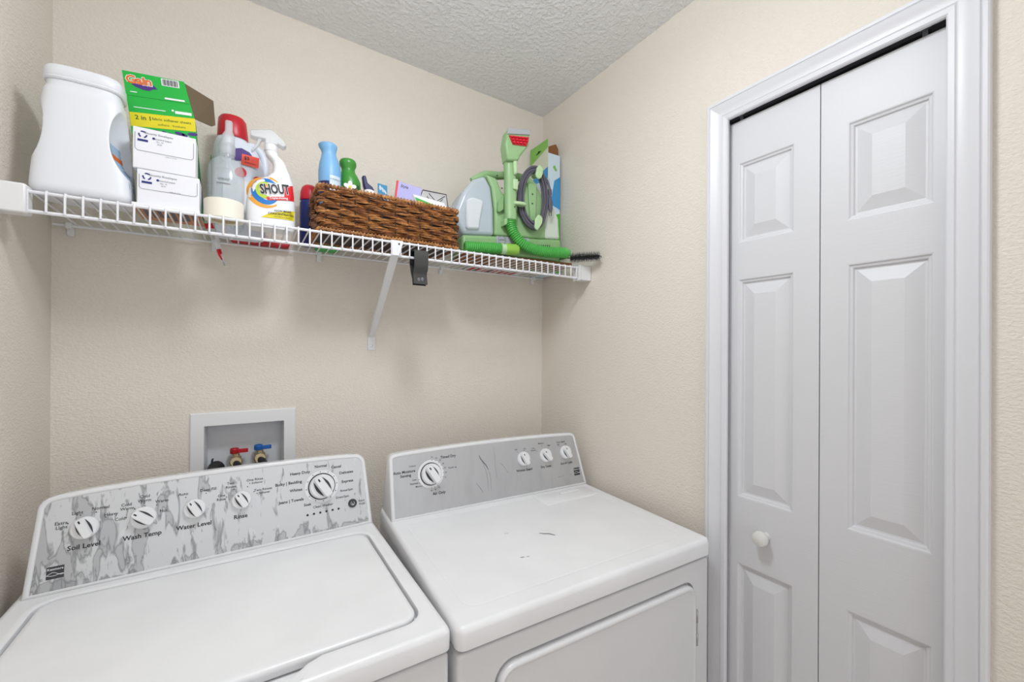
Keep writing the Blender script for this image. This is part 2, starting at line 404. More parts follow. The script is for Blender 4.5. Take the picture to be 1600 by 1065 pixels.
# ================================================================== CONSOLES
def lens(w, l):
    n = 10
    return poly([(w*math.sin(math.pi*i/n), -l+2*l*i/n) for i in range(n+1)] + [(-w*0.25*math.sin(math.pi*i/n), l-2*l*i/n) for i in range(1, n)])
def knob(P, parent, x, y, r, ang, big=False):
    """a dial with a raised grip bar, two dark patches painted as the shade beside it and its pointer mark"""
    h = r*0.45
    k = obj('knob', xf(lathe([(r, 0), (r, h*0.55), (r*0.96, h*0.85), (r*0.88, h), (0, h)], 0, 0, 32), P @ Matrix.Translation((x, y, 0.0008))), 'plast', parent)
    T = P @ Matrix.Translation((x, y, 0.0008)) @ Matrix.Rotation(R(ang), 4, 'Z')
    bar = stack([[(px, py, z) for px, py in rrect(-w, w, -l, l, w*0.7, 4, 2)] for w, l, z in [(r*0.36, r*0.97, h*0.5), (r*0.34, r*0.96, h*1.9), (r*0.27, r*0.88, h*2.15)]])
    obj('grip', xf(bar, T), 'plast', k)
    for s in (1, -1):
        obj('slot_shade', xf(lens(s*r*(0.20 if big else 0.15), r*0.74), T @ Matrix.Translation((s*r*0.37, 0, h+0.0004))), 'dark_and_shade', k, smooth=0)  # flat dark lenses imitate the shaded gaps beside the grip
    obj('pointer_mark', xf(rect(-r*0.06, r*0.06, r*0.52, r*0.78), T @ Matrix.Translation((0, 0, h*2.15+0.0004))), 'ink', k, smooth=0)
    if big:
        obj('ring', xf(annulus(0, 0, r*1.0, r*1.09, 48), P @ Matrix.Translation((x, y, 0.0022))), 'ink', k, smooth=0)
        obj('white_ring', xf(annulus(0, 0, r*1.09, r*1.34, 48), P @ Matrix.Translation((x, y, 0.0018))), 'plast', k, smooth=0)
    return k
def console_shell(P, out, back_off):
    """frame of the console: outline on the face plane, rounded front edge, receding to the back"""
    def off(pts, d):
        n = len(pts); res = []
        for i in range(n):
            a, b, c = Vector(pts[i-1]), Vector(pts[i]), Vector(pts[(i+1) % n])
            e1, e2 = (b-a).normalized(), (c-b).normalized(); nn = Vector((-(e1.y+e2.y), e1.x+e2.x)).normalized()
            res.append(tuple(b+nn*d))
        return res
    rings = []
    for d, z in [(0.0105, -0.004), (0.0105, 0.0005), (0.0085, 0.0022), (0.0035, 0.0020), (0.0008, 0.0), (0.0, -0.004)]:
        rings.append([tuple(P @ Vector((x, y, z))) for x, y in off(out, d)])
    bk = []
    for x, y in out:
        p = P @ Vector((x, y, -0.004)); t = min(max(y/0.185, 0), 1)
        bk.append((p.x+(0.006 if x < 0.3 else -0.006), p.y+back_off[0]+(back_off[1]-back_off[0])*t, p.z-(0.004 if t > .5 else 0)))
    rings.append(bk)
    g = stack(rings, False, True)
    return g, off(out, 0.0105)

# ---- washer
wx0, wx1, wyf, wyb, TOP = -0.362, 0.297, 0.656, 1.275, 0.930
ws = thing('washer', 'white top-loading washing machine left of the dryer, grey stained control panel', 'washing machine', (-0.03, 0.97, 0))
obj('cabinet', box(wx0+.003, wx1-.003, wyf+0.004, wyb, 0.02, 0.888), 'enamel', ws, bevel=(0.008, 2))
for x in (wx0+.05, wx1-.05):
    for y in (wyf+.06, wyb-.05):
        obj('foot', lathe([(0.018, 0.0), (0.02, 0.004), (0.012, 0.022)], x, y, 12), 'black', ws)
hx0, hx1, hy0, hy1 = -0.3185, 0.2650, 0.7060, 1.1200
outer = rrect(wx0, wx1, wyf, wyb, 0.014, 5, 24); hole = rrect(hx0, hx1, hy0, hy1, 0.034, 5, 24)
def scoop(p):                                          # finger recess in front of the lid
    x, y = p
    if y < hy0+0.03:
        s = max(0.0, min(1.0, (0.125-abs(x+0.027))/0.05)); s = s*s*(3-2*s); return (x, y-0.030*s)
    return p
hole = [scoop(p) for p in hole]
def rg(pts, z, d=0.0, c=None):
    if d == 0: return [(x, y, z) for x, y in pts]
    out = []
    n = len(pts)
    for i in range(n):
        a, b = Vector(pts[i-1]), Vector(pts[(i+1) % n]); t = (b-a).normalized(); nn = Vector((-t.y, t.x))
        out.append((pts[i][0]+nn.x*d, pts[i][1]+nn.y*d, z))
    return out
lidtop = stack([rg(outer, 0.892, 0.004), rg(outer, 0.894), rg(outer, TOP-0.010), rg(outer, TOP-0.003, 0.003), rg(outer, TOP, 0.010), rg(outer, TOP, 0.012),
                rg(hole, TOP, -0.016), rg(hole, TOP+0.0005, -0.013), rg(hole, TOP+0.0008, -0.005), rg(hole, TOP-0.0012, -0.001), rg(hole, TOP-0.006, 0.0), rg(hole, TOP-0.020, 0.001)], False, True)
obj('top_panel', lidtop, 'enamel_lit', ws, smooth=50)
lo = rrect(hx0+0.0035, hx1-0.0045, hy0+0.006, hy1-0.004, 0.031, 5, 24)
obj('lid', stack([rg(lo, TOP-0.018, 0.004), rg(lo, TOP-0.008), rg(lo, TOP-0.003, 0.0008), rg(lo, TOP-0.0003, 0.0035), rg(lo, TOP+0.0012, 0.009), rg(lo, TOP+0.0013, 0.012)]), 'enamel_lit', ws, smooth=50,
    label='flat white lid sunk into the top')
PW = plane((-0.350, 1.143, TOP), (0.643, 0.024, 0), (0, 0.037, 0.165))
def outline(pts, n=6): return pts
wo = [(0.0, -0.001), (0.643, -0.001), (0.6425, 0.006), (0.6320, 0.1610), (0.6290, 0.1710), (0.6215, 0.1800), (0.6120, 0.1850), (0.560, 0.1885), (0.480, 0.1905), (0.400, 0.1915), (0.320, 0.1915),
      (0.240, 0.1908), (0.160, 0.1890), (0.090, 0.1860), (0.040, 0.1815), (0.0275, 0.1785), (0.0185, 0.1725), (0.0130, 0.163), (0.0010, 0.006)]
shell, inner = console_shell(PW, wo, (0.085, 0.030))
obj('console', shell, 'enamel', ws, smooth=50, label='white frame of the control panel')
inner = [(x, max(y, -0.001)) for x, y in inner]
obj('fascia', xf(([(x, y, 0.0006) for x, y in inner], [tuple(range(len(inner)))]), PW), 'fasw', ws, smooth=0, label='grey metal panel streaked with dried drips')
for x, y, r, a in [(0.0815, 0.1110, 0.0215, 24), (0.1703, 0.1119, 0.0220, 52), (0.2570, 0.1128, 0.0205, 30), (0.3448, 0.1145, 0.0200, 30)]:
    knob(PW, ws, x, y, r, a)
knob(PW, ws, 0.5195, 0.1155, 0.0300, 32, True)
T = [('Soil Level', .0815, .0765, .0125, 1), ('Wash Temp', .1696, .0755, .0125, 1), ('Water Level', .2565, .0765, .0125, 1), ('Rinse', .3431, .0779, .0125, 1),
     ('Extra', .0470, .1265, .0085, 0), ('Light', .0480, .1185, .0085, 0), ('Light', .0692, .1414, .0085, 0), ('Normal', .1027, .1448, .0085, 0), ('Heavy', .1190, .1290, .0085, 0),
     ('Cold', .1330, .1166, .0085, 0), ('Cold', .1420, .1430, .0085, 0), ('Warm', .1435, .1350, .0085, 0), ('Cool', .1708, .1545, .0085, 0), ('Warm', .1708, .1460, .0085, 0), ('Warm', .1995, .1400, .0085, 0), ('Hot', .2030, .1190, .0085, 0),
     ('Auto', .2360, .1471, .0085, 0), ('Deep Fill', .2810, .1490, .0085, 0),
     ('One', .3060, .1310, .0080, 0), ('Rinse', .3055, .1230, .0080, 0), ('Two', .3235, .1555, .0080, 0), ('Rinses', .3242, .1475, .0080, 0), ('One Rinse', .3720, .1565, .0080, 0), ('+ Softener', .3740, .1490, .0068, 0),
     ('Two Rinses', .3890, .1310, .0080, 0), ('+ Softener', .3890, .1235, .0068, 0),
     ('Normal', .5188, .1660, .0095, 1), ('Casual', .5562, .1590, .0095, 1), ('Delicates', .5810, .1410, .0095, 1), ('Express', .5830, .1180, .0095, 1), ('Rinse/Spin', .5800, .0955, .0078, 0), ('Drain/Spin', .5690, .0800, .0078, 0),
     ('Clean Washer', .5213, .0672, .0082, 0), ('Soak', .4850, .0765, .0085, 1), ('Jeans | Towels', .4490, .0920, .0095, 1), ('Whites', .4600, .1160, .0095, 1), ('Bulky | Bedding', .4440, .1350, .0095, 1), ('Heavy Duty', .4700, .1560, .0095, 1),
     ('Start', .6165, .0620, .0080, 0), ('Hold', .6175, .0540, .0080, 0)]
gs = [put(glyphs(s, z, 'CENTER', 0.022 if b else 0.010), PW, x, y, 0.0010) for s, x, y, z, b in T]
for x, y in [(.0565, .1240), (.0735, .1365), (.0965, .1375), (.1110, .1250), (.1425, .1170), (.1555, .1320), (.1708, .1410), (.1910, .1330), (.1975, .1210), (.2405, .1395), (.2770, .1420), (.3155, .1265), (.3300, .1415), (.3570, .1425), (.3700, .1290)]:
    gs.append(put(disc(0, 0, .0012, seg=8), PW, x, y, 0.0010))
for k in range(12):
    a = R(90-30*k+4)
    gs.append(put(disc(0, 0, .0012, seg=8), PW, .5195+.0365*math.cos(a), .1155+.0365*math.sin(a), 0.0024))
obj('lettering', join(*gs), 'ink', ws, smooth=0, label='black printed dial names and settings')
gs = [put(annulus(0, 0, 0.0055, 0.0062, 20), PW, .1488, .0334), put(glyphs('hE', .0085, bold=.01), PW, .1488, .0334), put(glyphs('HIGH EFFICIENCY', .0040), PW, .1130, .0320), put(glyphs('500', .0040), PW, .0800, .0325)]
obj('fine_print', join(*gs), 'inkg', ws, smooth=0)
for k in range(6):
    obj('indicator_light', xf(lathe([(0.0026, 0), (0.0026, 0.0008), (0.0, 0.0012)], 0, 0, 12), PW @ Matrix.Translation((0.4844+0.01472*k, 0.0514+0.0002*k, 0.0008))), 'ink', ws)
sb = obj('start_button', xf(lathe([(0.0108, 0), (0.0108, 0.003), (0.0095, 0.0042), (0.0, 0.0042)], 0, 0, 24), PW @ Matrix.Translation((0.5930, 0.0595, 0.0008))), 'dark_and_shade', ws, label='round dark start button')
obj('button_symbol', join(put(annulus(0, 0, .0042, .0050, 20, 120, 420), PW, .5930, .0595, 0.0054), put(rect(-.0008, .0008, -.0045, .0005), PW, .5930, .0595, 0.0054)), 'plast', sb, smooth=0)
def badge(P, parent, x0, x1, y0, y1, brand):
    b = obj('badge', put(rect(x0, x1, y0, y1), P, 0, 0, 0.0009), 'dark_and_shade', parent, smooth=0, label='dark badge with a white wave')
    w_, h_ = x1-x0, y1-y0
    waves = []
    for k, (yy, amp) in enumerate([(0.40, 0.12), (0.30, -0.05)]):
        up = [(x0+w_*i/12, y0+h_*(yy+amp*math.sin(2*math.pi*(i/12)-0.8))+0.0004) for i in range(13)]
        waves.append(put(poly(up+[(p[0], p[1]-0.0009) for p in reversed(up)]), P, 0, 0, 0.0013))
    waves.append(put(glyphs(brand, w_*0.24, bold=0.02), P, (x0+x1)/2, y0+h_*0.78, 0.0013))
    obj('emblem', join(*waves), 'plast', b, smooth=0)
badge(PW, ws, 0.0315, 0.0557, 0.0268, 0.0494, 'Kenmore')

# ---- dryer
def bake(g):                                           # dryer sheared out of square and tilted to the right, following image edges
    return [(x+0.057*(y-0.643), y, z-(x-0.305)*(0.011+(0.93-z)*0.12)) for x, y, z in g[0]], g[1]
dx0, dx1, dyf, dyb = 0.3015, 1.0065, 0.6425, 1.270
dr = thing('dryer', 'white front-loading dryer with a silver control panel, right of the washer', 'dryer', (0.66, 0.95, 0))
outer = rrect(dx0, dx1, dyf, dyb, 0.016, 5, 20); inn = rrect(0.3375, 0.955, 0.690, 1.108, 0.030, 5, 20)
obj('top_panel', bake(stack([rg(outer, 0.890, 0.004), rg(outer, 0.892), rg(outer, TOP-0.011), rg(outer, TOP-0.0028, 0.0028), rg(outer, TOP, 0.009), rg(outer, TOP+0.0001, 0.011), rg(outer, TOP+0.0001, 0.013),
    rg(inn, TOP+0.0001, -0.004), rg(inn, TOP+0.0001, -0.002), rg(inn, TOP-0.0007, 0.0), rg(inn, TOP-0.0007, 0.0015), rg(inn, TOP+0.0001, 0.004), rg(inn, TOP+0.0001, 0.006)], False, True)), 'enamel_lit', dr, smooth=50)
cyf = 0.6490
co = rrect(dx0+.002, dx1-.003, 0.03, 0.884, 0.010, 6, 16); dh_ = rrect(0.3765, 0.9495, 0.33, 0.8420, 0.038, 6, 16)
def yr(pts, y, d=0.0): return [(p[0], y, p[1]) for p in rg(pts, 0, d)]
cab = stack([yr(co, dyb), yr(co, cyf+0.006), yr(co, cyf+0.0015, 0.002), yr(co, cyf, 0.006), yr(co, cyf, 0.008), yr(dh_, cyf, -0.007), yr(dh_, cyf, -0.005), yr(dh_, cyf+0.0015, -0.0008), yr(dh_, cyf+0.016, 0.0)], True, True)
obj('cabinet', bake(cab), 'enamel', dr, smooth=50)
do = rrect(0.3805, 0.9455, 0.334, 0.8375, 0.035, 6, 16)
obj('door', bake(stack([yr(do, cyf+0.014), yr(do, cyf-0.004), yr(do, cyf-0.008, 0.0015), yr(do, cyf-0.010, 0.005), yr(do, cyf-0.010, 0.0085), yr(do, cyf-0.008, 0.011), yr(do, cyf-0.008, 0.013)], True, True)), 'enamel', dr, smooth=50,
    label='white rounded door on the front')
for z in (0.735, 0.44):
    obj('hinge', bake(join(box(0.9435, 0.9515, cyf-0.0075, cyf+0.004, z-0.042, z+0.042), box(0.9450, 0.9500, cyf-0.010, cyf-0.006, z-0.040, z-0.012), box(0.9450, 0.9500, cyf-0.010, cyf-0.006, z+0.012, z+0.040))), 'chrome', dr, bevel=(0.001, 1), label='chrome door hinge')
for x in (dx0+.05, dx1-.05):
    for y in (dyf+.06, dyb-.05):
        obj('foot', bake(lathe([(0.018, 0.0), (0.02, 0.004), (0.012, 0.034)], x, y, 12)), 'black', dr)
PD = plane((0.347, 1.1420, TOP), (0.678, -0.008, 0), (0, 0.037, 0.165))
dout = [(-0.0105, -0.002), (0.681, -0.008), (0.6805, 0.004), (0.6570, 0.1590), (0.6530, 0.1680), (0.6440, 0.1735), (0.632, 0.1760), (0.560, 0.1790), (0.470, 0.1815), (0.380, 0.1832), (0.300, 0.1838), (0.220, 0.1835),
        (0.150, 0.1825), (0.080, 0.1808), (0.020, 0.1788), (0.005, 0.1770), (-0.0035, 0.1735), (-0.0085, 0.1660), (-0.0105, 0.006)]
shell, inner = console_shell(PD, dout, (0.105, 0.030))
obj('console', shell, 'enamel', dr, smooth=50, label='white frame of the control panel')
obj('fascia', xf(([(x, y, 0.0006) for x, y in inner], [tuple(range(len(inner)))]), PD), 'fasd', dr, smooth=0, label='brushed silver control panel')
knob(PD, dr, 0.1090, 0.1090, 0.0295, 32, True)
for x, a in [(0.4280, 26), (0.5172, 38), (0.6035, 30)]:
    knob(PD, dr, x, 0.1112, 0.0225, a)
T = [('Timed Dry', .1660, .1510, .0110, 1), ('Touch up', .1770, .1180, .0070, 0), ('Auto Moisture', .0320, .1245, .0105, 1), ('Sensing', .0350, .1140, .0105, 1), ('Cottons', .0560, .1380, .0060, 0), ('Air Only', .1300, .0525, .0110, 1),
     ('Less', .0590, .0998, .0070, 0), ('Normal', .0575, .0894, .0075, 0), ('More', .0690, .0800, .0070, 0),
     ('Wrinkle Guard', .4285, .0752, .0100, 1), ('Dry Temp', .5150, .0745, .0100, 1), ('End of Cycle', .6031, .0745, .0098, 1), ('Off', .4034, .1425, .0075, 0), ('On', .4380, .1420, .0075, 0),
     ('Low', .4720, .1400, .0070, 0), ('Delicate', .4710, .1330, .0060, 0), ('Medium', .5055, .1520, .0070, 0), ('High', .5370, .1420, .0070, 0), ('Cycle Signal', .5890, .1480, .0078, 0), ('Off', .5768, .1390, .0070, 0), ('On', .6100, .1390, .0070, 0)]
gs = [put(glyphs(s, z, 'CENTER', 0.022 if b else 0.008), PD, x, y, 0.0010) for s, x, y, z, b in T]
for k, n in enumerate(['70', '60', '50', '40', '30', '20', '10']):
    a = R(82-17*k); gs.append(put(glyphs(n, .0062), PD, .1090+.0465*math.cos(a), .1090+.0465*math.sin(a), 0.001))
    gs.append(put(disc(0, 0, .0011, seg=8), PD, .1090+.0385*math.cos(a), .1090+.0385*math.sin(a), 0.0024))
for k, n in enumerate(['20', '30', '40']):
    a = R(-62-15*k); gs.append(put(glyphs(n, .0062), PD, .1090+.0465*math.cos(a), .1090+.0465*math.sin(a), 0.001))
    gs.append(put(disc(0, 0, .0011, seg=8), PD, .1090+.0385*math.cos(a), .1090+.0385*math.sin(a), 0.0024))
for x, y in [(.0722, .0985), (.0735, .0885), (.0790, .0795), (.4070, .1350), (.4340, .1370), (.4840, .1295), (.5070, .1430), (.5310, .1330), (.5790, .1340), (.6080, .1330)]:
    gs.append(put(disc(0, 0, .0011, seg=8), PD, x, y, 0.0024))
gs.append(put(glyphs('HEAVY DUTY', .0045), PD, .5740, .0330)); gs.append(put(glyphs('600', .0045), PD, .6140, .0330))
obj('lettering', join(*gs), 'ink', dr, smooth=0, label='black printed dial names and settings')
badge(PD, dr, 0.6310, 0.6565, 0.0272, 0.0530, 'Kenmore')
def stroke(pts, w):
    V, Fc = [], []
    for i, (x, y) in enumerate(pts):
        a = Vector(pts[max(i-1, 0)]); b = Vector(pts[min(i+1, len(pts)-1)]); t = (b-a).normalized(); f = w*(0.3+0.7*math.sin(math.pi*(i+0.5)/len(pts)))
        V += [(x-t.y*f, y+t.x*f, 0), (x+t.y*f, y-t.x*f, 0)]
    return V, [(2*i, 2*i+1, 2*i+3, 2*i+2) for i in range(len(pts)-1)]
obj('scratch', join(*[put(stroke(p, w), PD, 0, 0, 0.0009) for p, w in [([(.2686, .1420), (.2730, .130), (.2800, .121), (.2900, .108), (.2965, .094)], .0018), ([(.2965, .092), (.3005, .080), (.301, .06), (.2995, .031)], .0005),
     ([(.278, .122), (.288, .09), (.291, .06), (.290, .032)], .0005), ([(.340, .110), (.352, .098), (.366, .074)], .0005), ([(.250, .062), (.262, .046), (.271, .030)], .0006), ([(.3235, .160), (.322, .10), (.323, .06)], .0004)]]), 'inkg', dr, smooth=0)
PT = plane((0, 0, TOP+0.0002), (1, 0, 0), (0, 1, 0))
obj('scratch', bake(join(*[put(stroke(p, w), PT, 0, 0, 0.0010) for p, w in [([(.627, .883), (.636, .874), (.648, .868), (.657, .853)], .0016), ([(.520, .800), (.528, .798)], .0012), ([(.535, .796), (.540, .794)], .001), ([(.545, .925), (.556, .921)], .0008)]])), 'inkg', dr, smooth=0)
lh = obj('lint_hatch', bake(stack([rg(q, z, d) for q, z, d in [(rrect(0.755, 0.968, 1.030, 1.112, 0.006, 3, 4), TOP, 0.0), (rrect(0.755, 0.968, 1.030, 1.112, 0.006, 3, 4), TOP+0.002, 0.0), (rrect(0.755, 0.968, 1.030, 1.112, 0.006, 3, 4), TOP+0.0032, 0.003)]])), 'enamel_lit', dr, smooth=50)
obj('hatch_grip', bake(box(0.845, 0.925, 1.078, 1.094, TOP+0.003, TOP+0.0075)), 'enamel_lit', lh, bevel=(0.002, 2))

# ================================================================== WIRE SHELF
SY, SZ = 1.160, 1.6915
sh = thing('wire_shelf', 'long white wire shelf across the back wall above the machines', 'shelf', (0.33, 1.45, SZ))
X0, X1 = -0.352, 1.008
obj('front_rail', tube([(X0, SY, SZ), (X1, SY, SZ)], 0.0033, 8), 'wire', sh)
obj('lip_rail', tube([(X0, SY, 1.6545), (X1, SY, 1.6545)], 0.0036, 8), 'wire', sh)
obj('back_rail', tube([(XL+0.006, 1.436, SZ), (XR-0.006, 1.436, SZ)], 0.0032, 8), 'wire', sh)
wb = tube([(0, 0.279, 0.0034), (0, 0.10, 0.0034), (0, 0.0, 0.0034), (0, -0.0035, 0.0028), (0, -0.0050, 0.0), (0, -0.0050, -0.02), (0, -0.0050, -0.0372)], 0.0020, 6)
wx = -0.3482; first = None
while wx < X1-0.005:
    if first is None:
        first = obj('wire', wb, 'wire', None); o = first
    else:
        o = first.copy(); C.objects.link(o)
    o.location = (wx, SY, SZ); o.parent = sh; o.matrix_parent_inverse = WM[sh.name].inverted()
    wx += 0.02535
def capbox(x0, x1): return box(x0, x1, 1.146, 1.180, 1.6475, 1.7025)
obj('end_cap', capbox(XL+0.0005, -0.3472), 'plast', sh, bevel=(0.003, 2))
obj('end_cap', join(box(1.0075, XR-0.0005, 1.150, 1.182, 1.6475, 1.699), box(1.004, 1.0085, 1.146, 1.186, 1.645, 1.702)), 'plast', sh, bevel=(0.003, 2))
# diagonal brace: folded strip from lip to wall
bt, bf = Vector((0.347, 1.163, 1.652)), Vector((0.3555, 1.444, 1.437))
d = (bf-bt).normalized(); sx = Vector((1, 0, 0)); nn = d.cross(sx).normalized()
ch = [(-0.0115, 0.0), (-0.0115, 0.009), (-0.0095, 0.009), (-0.0085, 0.002), (0.0085, 0.002), (0.0095, 0.009), (0.0115, 0.009), (0.0115, 0.0)]
def chring(p, s): return [tuple(p+sx*(a*s)+nn*(-b)) for a, b in ch]
br = obj('brace', join(stack([chring(bt, 0.95), chring(bf, 0.8)]), box(0.3435, 0.3675, 1.4465, 1.4495, 1.393, 1.438), prism_xz([(0.3365, 1.6535), (0.356, 1.6535), (0.367, 1.690), (0.367, 1.6955), (0.3365, 1.6955)], 1.1505, 1.1530)),
         'plast', sh, bevel=(0.0008, 1), label='diagonal white support strut down to the wall')
obj('screw', xf(lathe([(0.0045, 0), (0.0035, 0.0022), (0, 0.0025)], 0, 0, 12), Matrix.Translation((0.3555, 1.4466, 1.408)) @ Matrix.Rotation(R(90), 4, 'X')), 'chrome', br)
obj('rivet', xf(lathe([(0.0028, 0), (0.0022, 0.0012), (0, 0.0014)], 0, 0, 10), Matrix.Translation((0.3555, 1.1505, 1.686)) @ Matrix.Rotation(R(90), 4, 'X')), 'ink', br)
for x in (-0.362, -0.075, 0.193, 0.60, 1.005):
    obj('wall_clip', join(box(x-0.006, x+0.006, 1.426, 1.449, 1.6835, 1.6985), box(x-0.007, x+0.007, 1.440, 1.449, 1.668, 1.686)), 'plast', sh, bevel=(0.0025, 2))
DK = SZ+0.0034+0.0020                                   # top of the deck wires

# ---- black clip on the shelf's lip
cp = thing('bag_clip', 'dark grey plastic clip hanging on the lip of the wire shelf', 'clip', (0.41, 1.155, 1.62))
prof = [(1.1430, 1.675), (1.1400, 1.671), (1.1390, 1.640), (1.1420, 1.622), (1.1490, 1.613), (1.1500, 1.606), (1.1440, 1.580), (1.1465, 1.580), (1.1525, 1.606), (1.1515, 1.614), (1.1445, 1.624), (1.1415, 1.640), (1.1425, 1.670), (1.1440, 1.672), (1.156, 1.672), (1.156, 1.675)]
obj('front_plate', stack([[(0.3955, y, z) for y, z in prof], [(0.4360, y, z) for y, z in reversed(prof)][::-1]]), 'clip', cp, bevel=(0.0006, 1))
prof2 = [(1.176, 1.674), (1.176, 1.640), (1.165, 1.615), (1.153, 1.596), (1.150, 1.577), (1.152, 1.577), (1.156, 1.595), (1.168, 1.614), (1.1785, 1.640), (1.1785, 1.676), (1.156, 1.676), (1.156, 1.674)]
obj('back_plate', stack([[(0.3945, y, z) for y, z in prof2], [(0.4330, y, z) for y, z in prof2]]), 'black', cp)
for x, z in ((0.411, 1.593), (0.421, 1.595)):
    obj('dimple', ball((x, 1.1465, z), 0.0045, 0.0012, 0.0055, 10), 'inkg', cp)

# ================================================================== THINGS ON THE SHELF
for n_, h_, r_ in [('tubw', 'E8EAF0', .4), ('bluelab', 'A6C3DD', .5), ('orange', 'E8702A', .5), ('envbox', 'ECECF3', .45), ('navy', '1E2A78', .5), ('gaingreen', '13B23E', .45), ('gaindark', '0C6B2C', .45), ('yellow', 'E5D51B', .45),
                   ('purple', '4A2C82', .45), ('cardin', '6B5B45', .8), ('white', 'F2F2F5', .5), ('tape', 'F1ECDD', .6), ('tapecore', 'CFC0A0', .7), ('detw', 'E3E9F4', .35), ('sticker', 'FF5A48', .5), ('detgreen', '2F8F3A', .4),
                   ('shoutw', 'F0F1F6', .28), ('shoutblue', '1C78C8', .45), ('lime', 'B9D43A', .45), ('amber', 'F5A93C', .45), ('red2', 'E0252E', .45), ('wdblue', '17236B', .35), ('capred', 'D21F33', .35),
                   ('skyb', '7FB4E2', .4), ('skyl', 'D5E3F2', .5), ('grn', '3F8F33', .35), ('grndk', '1F5A22', .4), ('navyp', '23255C', .4), ('lilac', 'B9B4E6', .6), ('teal', '4B9BC8', .6), ('pgreen', '37B34A', .5),
                   ('vac', '93B884', .4), ('vacdk', '85AD75', .4), ('hose', '56B353', .4), ('hoseend', '8CBF4A', .4), ('vaclt', 'B5D3A4', .4), ('cord', '55525F', .5), ('plate', 'A9ACB2', .3), ('bristle', '3A3A3D', .6),
                   ('brushred', 'E01436', .4), ('skybox', '3E97D3', .5), ('boxcloud', 'D3E4F2', .55), ('boxgreen', '4DBB2E', .5), ('boxpale', 'D9DCC9', .55), ('boxlime', '86C25A', .5), ('cardb', '8A5A34', .8), ('magcov', '9A7A5C', .6), ('pinkmag', 'C88A66', .6), ('redmat', 'C3202C', .5)]:
    M[n_] = mat(n_, h_, r_)
M['shoutw'].node_tree.nodes['Principled BSDF'].inputs['Subsurface Weight'].default_value = 0.0
M['clearb'] = clear('clear_plastic', 'E4EBF0', 0.30, 0.12)
M['frost'] = clear('frosted_plastic', 'E2E5EA', 0.52, 0.35)
M['tank'] = clear('clear_tank', 'CBD6E0', 0.72, 0.2)
M['tank2'] = clear('milky_tank', 'D9E2D6', 0.85, 0.3)
M['cup'] = clear('clear_cup', 'F3F6FA', 0.60, 0.2)
M['film'] = clear('plastic_film', 'E4E4E8', 0.45, 0.2)

# ---- big white detergent tub, far left
tb = thing('detergent_tub', 'big blank white plastic tub with a screw lid at the left end of the shelf', 'tub', (-0.29, 1.245, DK))
cy = 1.2170
def scooped(x, y, z):
    """hand grips: ellipsoids cut out of the two front side corners"""
    for ex, ey, ez, rx, ry, rz, sg in ((-.1880, 1.190, 1.842, .056, .064, .092, 1), (-.3900, 1.182, 1.850, .040, .046, .088, -1)):
        q = 1-((y-ey)/ry)**2-((z-ez)/rz)**2
        if q > 0:
            lim = ex-sg*rx*math.sqrt(q)
            if (x-lim)*sg > 0: x = lim
    return (x, y, z)
def tub_ring(z, x0, x1, dep, n):
    return [scooped(*p) for p in sring((x0+x1)/2, cy, z, (x1-x0)/2, dep, n, 120)]
lv = [(1.698, -.366, -.214, .036, 5), (1.7035, -.374, -.207, .044, 5), (1.716, -.3765, -.2055, .046, 5)]
for i in range(1, 61):
    t = i/60; z = 1.716+(1.922-1.716)*t
    lv.append((z, -.3765+.0185*t**1.2, -.2055-.0175*t**1.2, .046-.003*t, 5-1.0*t))
lv += [(1.932, -.3565, -.2245, .0415, 3.8), (1.940, -.353, -.228, .039, 3.6), (1.952, -.353, -.228, .039, 3.6)]
obj('body', stack([tub_ring(*l) for l in lv]), 'tubw', tb, smooth=60)
obj('lid', loft([(1.950, -.290, cy, .0655, .042, 3.6), (1.953, -.290, cy, .0675, .044, 3.6), (1.956, -.290, cy, .0665, .043, 3.6), (1.958, -.290, cy, .0675, .044, 3.6), (1.976, -.290, cy, .0665, .043, 3.6), (1.981, -.290, cy, .063, .040, 3.6), (1.982, -.290, cy, .050, .030, 3)], 48), 'tubw', tb, label='white screw lid')
def tub_patch(z0, z1, y0, y1, mt, nm, off=0.0008):
    V, Fc = [], []; K = 8
    for i in range(K+1):
        z = z0+(z1-z0)*i/K; t = (z-1.716)/(1.922-1.716); x1 = -.2055-.0175*max(t, 0)**1.2
        for y in (y0, (y0+y1)/2, y1):
            ry = .046-.003*t; n = 5-t; f = (1-min(abs(y-cy)/ry, .999)**n)**(1/n)
            cx = (-.3765+.0185*max(t, 0)**1.2+x1)/2
            q = scooped(cx+(x1-cx)*f, y, z); V.append((q[0]+off, y, z))
    for i in range(K):
        for j in range(2):
            a = i*3+j; Fc.append((a, a+1, a+4, a+3))
    obj(nm, (V, Fc), mt, tb)
tub_patch(1.735, 1.835, cy-0.030, cy+0.036, 'bluelab', 'side_label')
tub_patch(1.800, 1.812, cy-0.030, cy+0.036, 'orange', 'orange_stripe', 0.0013)
for i in range(5): tub_patch(1.745+0.010*i, 1.749+0.010*i, cy-0.026, cy+0.032, 'white', 'print_line', 0.0013)

for o in tb.children:                                    # final width and height of the tub
    for v in o.data.vertices:
        x, y, z = v.co; v.co = (-.2065+.885*(x+.2055), y, DK+.905*(z-DK))

